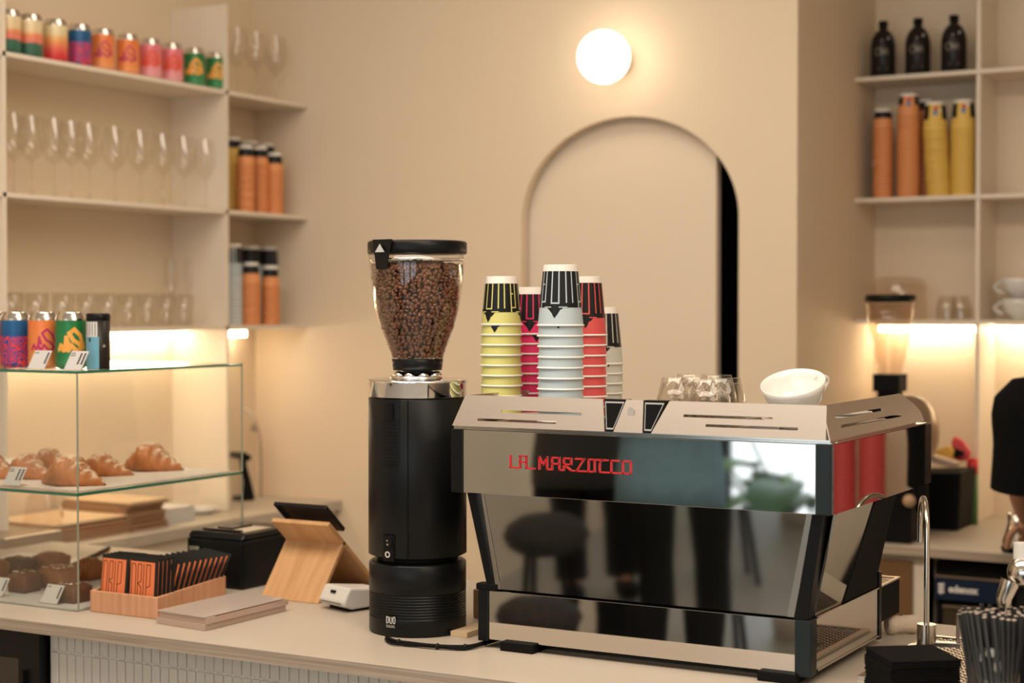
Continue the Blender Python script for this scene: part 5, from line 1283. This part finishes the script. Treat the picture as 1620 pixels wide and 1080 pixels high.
# ================================================================== PEOPLE
def skinned(name, joints, edges, m, parent, sub=2, root=0):
    me = bpy.data.meshes.new(name); me.from_pydata([j[0] for j in joints], edges, []); me.update()
    o = bpy.data.objects.new(name, me); COL.objects.link(o)
    md = o.modifiers.new('skin', 'SKIN'); md.use_smooth_shade = True
    sv = me.skin_vertices[0].data
    for i, j in enumerate(joints):
        r = j[1]; sv[i].radius = r if isinstance(r, tuple) else (r, r); sv[i].use_root = (i == root)
    s_ = o.modifiers.new('sub', 'SUBSURF'); s_.levels = sub; s_.render_levels = sub
    me.materials.append(m)
    if parent is not None: o.parent = parent
    return o
def chain(n0, n): return [(n0 + i, n0 + i + 1) for i in range(n - 1)]
def hand(parent, wrist, d, up, m, curl=.5, s=1.0):
    """palm and five fingers from a wrist point, d forward, up = back of the hand"""
    d = d.normalized(); up = (up - d * up.dot(d)).normalized(); sd = d.cross(up)
    J = [(wrist, .022 * s), (wrist + d * .045 * s, (.036 * s, .016 * s)), (wrist + d * .085 * s, (.036 * s, .013 * s))]
    skinned('hand', J, [(0, 1), (1, 2)], m, parent, 2)
    for k, (o_, L) in enumerate(((-.027, .068), (-.009, .078), (.009, .073), (.026, .058))):
        b_ = wrist + d * .078 * s + sd * o_ * s; pts = [b_]; dd = d.copy()
        for f in (.45, .32, .25):
            dd = (dd - up * curl * .55).normalized(); pts.append(pts[-1] + dd * L * f * s)
        skinned('finger', [(p_, r_ * s) for p_, r_ in zip(pts, (.0095, .0088, .0080, .0065))], chain(0, 4), m, parent, 1)
    b_ = wrist + d * .025 * s - sd * .028 * s; dd = (d * .7 - sd * .7 - up * .2).normalized(); pts = [b_, b_ + dd * .035 * s, b_ + dd * .035 * s + (dd + d - up * .4).normalized() * .03 * s, b_ + dd * .035 * s + (dd + d - up * .4).normalized() * .052 * s]
    skinned('thumb', [(p_, r_ * s) for p_, r_ in zip(pts, (.013, .0115, .010, .008))], chain(0, 4), m, parent, 1)
def person(label, loc, rz, h, top_m, leg_m, hair_m, bow=0.0, arms=None, group=None, wide=1.0, sleeve_full=True, hunch=0.0):
    """local frame: faces +Y, height h; the parts keep the person's own frame"""
    t = thing('person', label, 'person', loc, rz, group)
    k = h / 1.75; V = lambda x, y, z: Vector((x * k, y * k, z * k))
    sh = 1.40 - hunch; ny = .03 + bow * .06
    hd = V(0, ny + .05 * bow + .02, sh + .20 - bow * .05)
    # body: legs, torso, arms, neck, head in one skin
    J = [(V(0, 0, .95), (.15 * k, .11 * k)), (V(0, 0, 1.12), (.135 * k, .10 * k)), (V(0, ny * .4, 1.27), (.155 * k, .105 * k)), (V(0, ny * .7, sh), (.10 * k, .075 * k)), (V(0, ny, sh + .08), (.055 * k, .055 * k)), (hd, (.066 * k, .085 * k)), (hd + V(0, .01, .08), (.070 * k, .088 * k)), (hd + V(0, 0, .12), (.05 * k, .06 * k))]
    E = chain(0, 8)
    arms = arms or {-1: [(-.19, 0, sh - .02), (-.235, .0, 1.12), (-.23, .06, .87)], 1: [(.19, 0, sh - .02), (.235, .0, 1.12), (.23, .06, .87)]}
    AR = {}
    for s_ in (-1, 1):
        b_ = len(J); A_ = [V(*q) for q in arms[s_]]; AR[s_] = A_
        J += [(A_[0], .050 * k), (A_[0] * .5 + A_[1] * .5, .043 * k), (A_[1], .037 * k), (A_[1] * .5 + A_[2] * .5, .034 * k), (A_[2], .023 * k)]
        E += [(3, b_)] + chain(b_, 5)
        b_ = len(J)
        J += [(V(.09 * s_, 0, .86), .085 * k), (V(.10 * s_, .015, .50), .055 * k), (V(.10 * s_, .0, .28), .052 * k), (V(.10 * s_, -.01, .07), .035 * k), (V(.105 * s_, .11, .035), (.040 * k, .028 * k))]
        E += [(0, b_)] + chain(b_, 5)
    skinned('body', J, E, SKIN, t, 2)
    # clothes: lofted shells a little outside the body
    def loft(name, secs, m, n=28):
        mb = MB(); vs = []
        for cpt, rx, ry in secs:
            for i in range(n):
                a = 2 * pi * i / n; ca, sa = cos(a), sin(a)
                vs.append(cpt + Vector((abs(ca) ** .85 * (1 if ca > 0 else -1) * rx * k, abs(sa) ** .85 * (1 if sa > 0 else -1) * ry * k, .004 * sin(5 * a + cpt.z * 20))))
        mb.add(vs, [(q_ * n + i, q_ * n + (i + 1) % n, (q_ + 1) * n + (i + 1) % n, (q_ + 1) * n + i) for q_ in range(len(secs) - 1) for i in range(n)] + [tuple(range(n))[::-1], tuple(range((len(secs) - 1) * n, len(secs) * n))], 0, True)
        return mb.build(name, m, t, origin=(0, 0, 0))
    w_ = wide
    loft('shirt', [(V(0, 0, .80), .190 * w_, .145 * w_), (V(0, 0, .90), .188 * w_, .142 * w_), (V(0, 0, 1.03), .172 * w_, .130 * w_), (V(0, ny * .2, 1.15), .178 * w_, .130 * w_), (V(0, ny * .45, 1.27), .195 * w_, .135 * w_), (V(0, ny * .65, sh - .03), .200 * w_, .115 * w_), (V(0, ny * .75, sh + .015), .165, .090), (V(0, ny * .9, sh + .05), .085, .072), (V(0, ny, sh + .085), .066, .066)], top_m)
    for s_ in (-1, 1):
        A_ = AR[s_]; q0 = A_[0] + V(-.03 * s_, 0, .005)
        if sleeve_full: pts_ = smooth_pts([q0, A_[0], A_[0] * .5 + A_[1] * .5, A_[1], A_[1] * .15 + A_[2] * .85], 4); r0_, r1_ = .078, .046
        else: pts_ = smooth_pts([q0, A_[0] + V(.01 * s_, 0, 0), A_[0] * .5 + A_[1] * .5, A_[1] + V(0, 0, -.02)], 4); r0_, r1_ = .090, .088
        MB().tube(pts_, [(r0_ + (r1_ - r0_) * i / (len(pts_) - 1)) * k * w_ for i in range(len(pts_))], 18).build('sleeve', top_m, t, origin=(0, 0, 0))
        MB().tube(smooth_pts([V(.06 * s_, 0, .93), V(.09 * s_, 0, .82), V(.10 * s_, .015, .50), V(.10 * s_, 0, .28), V(.10 * s_, -.01, .08)], 4), [(.115 - .05 * min(1, i / 12)) * k for i in range(17)], 18).build('trouser_leg', leg_m, t, origin=(0, 0, 0))
    loft('trouser_seat', [(V(0, 0, .80), .165, .125), (V(0, 0, .90), .172, .130), (V(0, 0, .98), .155, .118)], leg_m)
    for s_ in (-1, 1):
        MB().sphere(V(.105 * s_, .06, .040), .05 * k, 16, sc=(.95, 2.5, .78)).build('shoe', BLACKM, t, origin=(0, 0, 0))
        MB().sphere(hd + V(.071 * s_, -.005, .03), .019 * k, 12, sc=(.45, .8, 1.35)).build('ear', SKIN, t, origin=(0, 0, 0))
        MB().sphere(hd + V(.030 * s_, .080, .045), .011 * k, 12).build('eye', mat('eye_dark', (.03, .02, .015), .2), t, origin=(0, 0, 0))
        A_ = AR[s_]; hand(t, A_[2] - (A_[2] - A_[1]).normalized() * .008, A_[2] - A_[1], Vector((s_ * .9, -.2, .35)) if abs((A_[2] - A_[1]).normalized().z) > .7 else Vector((s_ * .2, 0, 1)), SKIN, .6, k)
    MB().sphere(hd + V(0, .088, .018), .014 * k, 12, sc=(.8, 1, 1.5)).build('nose', SKIN, t, origin=(0, 0, 0))
    MB().sphere(hd + V(0, .078, -.022), .022 * k, 12, sc=(1, .35, .35)).build('mouth', mat('lip', (.42, .12, .09), .5), t, origin=(0, 0, 0))
    MB().sphere(hd + V(0, -.022, .065), .094 * k, 20, sc=(.92, 1.02, 1.0)).build('hair', hair_m, t, origin=(0, 0, 0))
    return t
# barista: back half turned, right of frame, hands busy at the back worktop
person('person in loose black T-shirt working at the alcove worktop, cut by the right edge', (-.740, 4.10, 0), radians(4), 1.565, CLOTHB, TROUS, HAIR, bow=1.0, hunch=-.0,
       arms={-1: [(-.185, .02, 1.41), (-.205, .05, 1.205), (-.205, .20, 1.08)], 1: [(.185, .02, 1.41), (.20, .05, 1.20), (.14, .18, 1.05)]}, wide=.86, sleeve_full=False)
q = at(1586, 815, Y=4.22)
jg = thing('steel_jug', 'steel milk jug with a dark foot under the barista\'s hand', 'jug', (q.x, 4.40, BT))
MB().lathe([(.001, .001), (.040, .001), (.044, .006), (.044, .014), (.001, .014)], Vector((q.x, 4.40, BT)), 28).build('foot', BLACKM, jg)
MB().lathe([(.042, .0145), (.041, .03), (.032, .055), (.027, .075), (.029, .10), (.027, .10), (.025, .075), (.030, .055), (.038, .03), (.001, .018)], Vector((q.x, 4.40, BT)), 28).build('vessel', STEEL, jg)
# two customers in the room (the machine's polished back mirrors them)
ARMS_UP = {-1: [(-.19, 0, 1.38), (-.215, .06, 1.13), (-.06, .27, 1.24)], 1: [(.19, 0, 1.38), (.215, .06, 1.13), (.06, .27, 1.24)]}
person('person in a dark charcoal jacket and black trousers, mirrored left of centre in the machine', (-2.965, -.75, 0), radians(-35), 1.78, GREYJ, TROUS, HAIR, arms=ARMS_UP, wide=1.02)
person('person in a denim blue jacket and black trousers, mirrored in the middle of the machine', (-2.41, -.35, 0), radians(-25), 1.76, DENIM, TROUS, mat('hair_dark', (.03, .02, .015), .6), arms=ARMS_UP, wide=1.02)
# stool, table, plant
so = thing('boucle_stool', 'round black and grey nubbly stool mirrored at the left of the machine', 'stool', (-2.80, -.05, 0))
mb = MB().lathe([(.001, .36), (.10, .36), (.14, .385), (.155, .42), (.14, .455), (.10, .48), (.001, .482)], Vector((-2.80, -.05, 0)), 40); mb.build('seat', FABRIC, so)
for k in range(4):
    a = k * pi / 2 + .5; MB().tube([(-2.80 + .08 * cos(a), -.05 + .08 * sin(a), .40), (-2.80 + .13 * cos(a), -.05 + .13 * sin(a), 0)], .012, 10).build('leg', BLACKM, so)
so2 = thing('boucle_stool', 'second nubbly stool, mirrored behind the denim jacket in the machine', 'stool', (-2.56, -1.12, 0))
MB().lathe([(.001, .36), (.12, .36), (.16, .385), (.175, .42), (.16, .455), (.12, .48), (.001, .482)], Vector((-2.56, -1.12, 0)), 40).build('seat', FABRIC, so2)
for k in range(4):
    a = k * pi / 2 + .2; MB().tube([(-2.56 + .09 * cos(a), -1.12 + .09 * sin(a), .36), (-2.56 + .14 * cos(a), -1.12 + .14 * sin(a), 0)], .012, 10).build('leg', BLACKM, so2)
tb2 = thing('round_table', 'round white cafe table mirrored low at the left of the machine', 'table', (-3.05, .75, 0))
MB().lathe([(.001, .72), (.33, .72), (.34, .73), (.33, .745), (.001, .745)], Vector((-3.05, .75, 0)), 48).build('tabletop', PORC, tb2)
MB().tube([(-3.05, .75, .02), (-3.05, .75, .72)], .03, 16).lathe([(.001, 0), (.22, 0), (.22, .015), (.03, .03)], Vector((-3.05, .75, 0)), 32).build('pedestal', BLACKM, tb2)
pt = thing('potted_plant', 'big leafy green plant in a white pot, mirrored at the right of the machine', 'plant', (-2.60, -2.25, 0))
MB().lathe([(.001, 0), (.15, 0), (.19, .32), (.17, .32), (.16, .28), (.001, .28)], Vector((-2.60, -2.25, 0)), 32).build('pot', PORC, pt)
rp_ = random.Random(8)
for k in range(26):
    a = rp_.uniform(0, 2 * pi); L = rp_.uniform(.30, .42); el = rp_.uniform(.75, 1.4); base = Vector((-2.60, -2.25, .30)); hgt = rp_.uniform(.15, .75)
    d = Vector((cos(a) * cos(el), sin(a) * cos(el), sin(el))); s0 = base + Vector((0, 0, 0)); s1 = base + d * hgt
    MB().tube([s0, (s0 + s1) / 2 + Vector((0, 0, .04)), s1], .006, 6).build('stem', LEAFD, pt)
    mb = MB(); side_ = d.cross(Vector((0, 0, 1))).normalized(); n = 10; vs = []
    dd = Vector((d.x, d.y, d.z * .2)).normalized()
    for i in range(n + 1):
        u = i / n; wv = .12 * sin(pi * min(1, u * .95 + .03)) ** .7; cpt = s1 + dd * L * u + Vector((0, 0, -.22 * u * u))
        vs += [cpt - side_ * wv + Vector((0, 0, .03)), cpt, cpt + side_ * wv + Vector((0, 0, .03))]
    mb.add(vs, [(3 * i, 3 * i + 1, 3 * i + 4, 3 * i + 3) for i in range(n)] + [(3 * i + 1, 3 * i + 2, 3 * i + 5, 3 * i + 4) for i in range(n)], 0, True)
    mb.build('leaf', LEAF if k % 3 else LEAFD, pt)
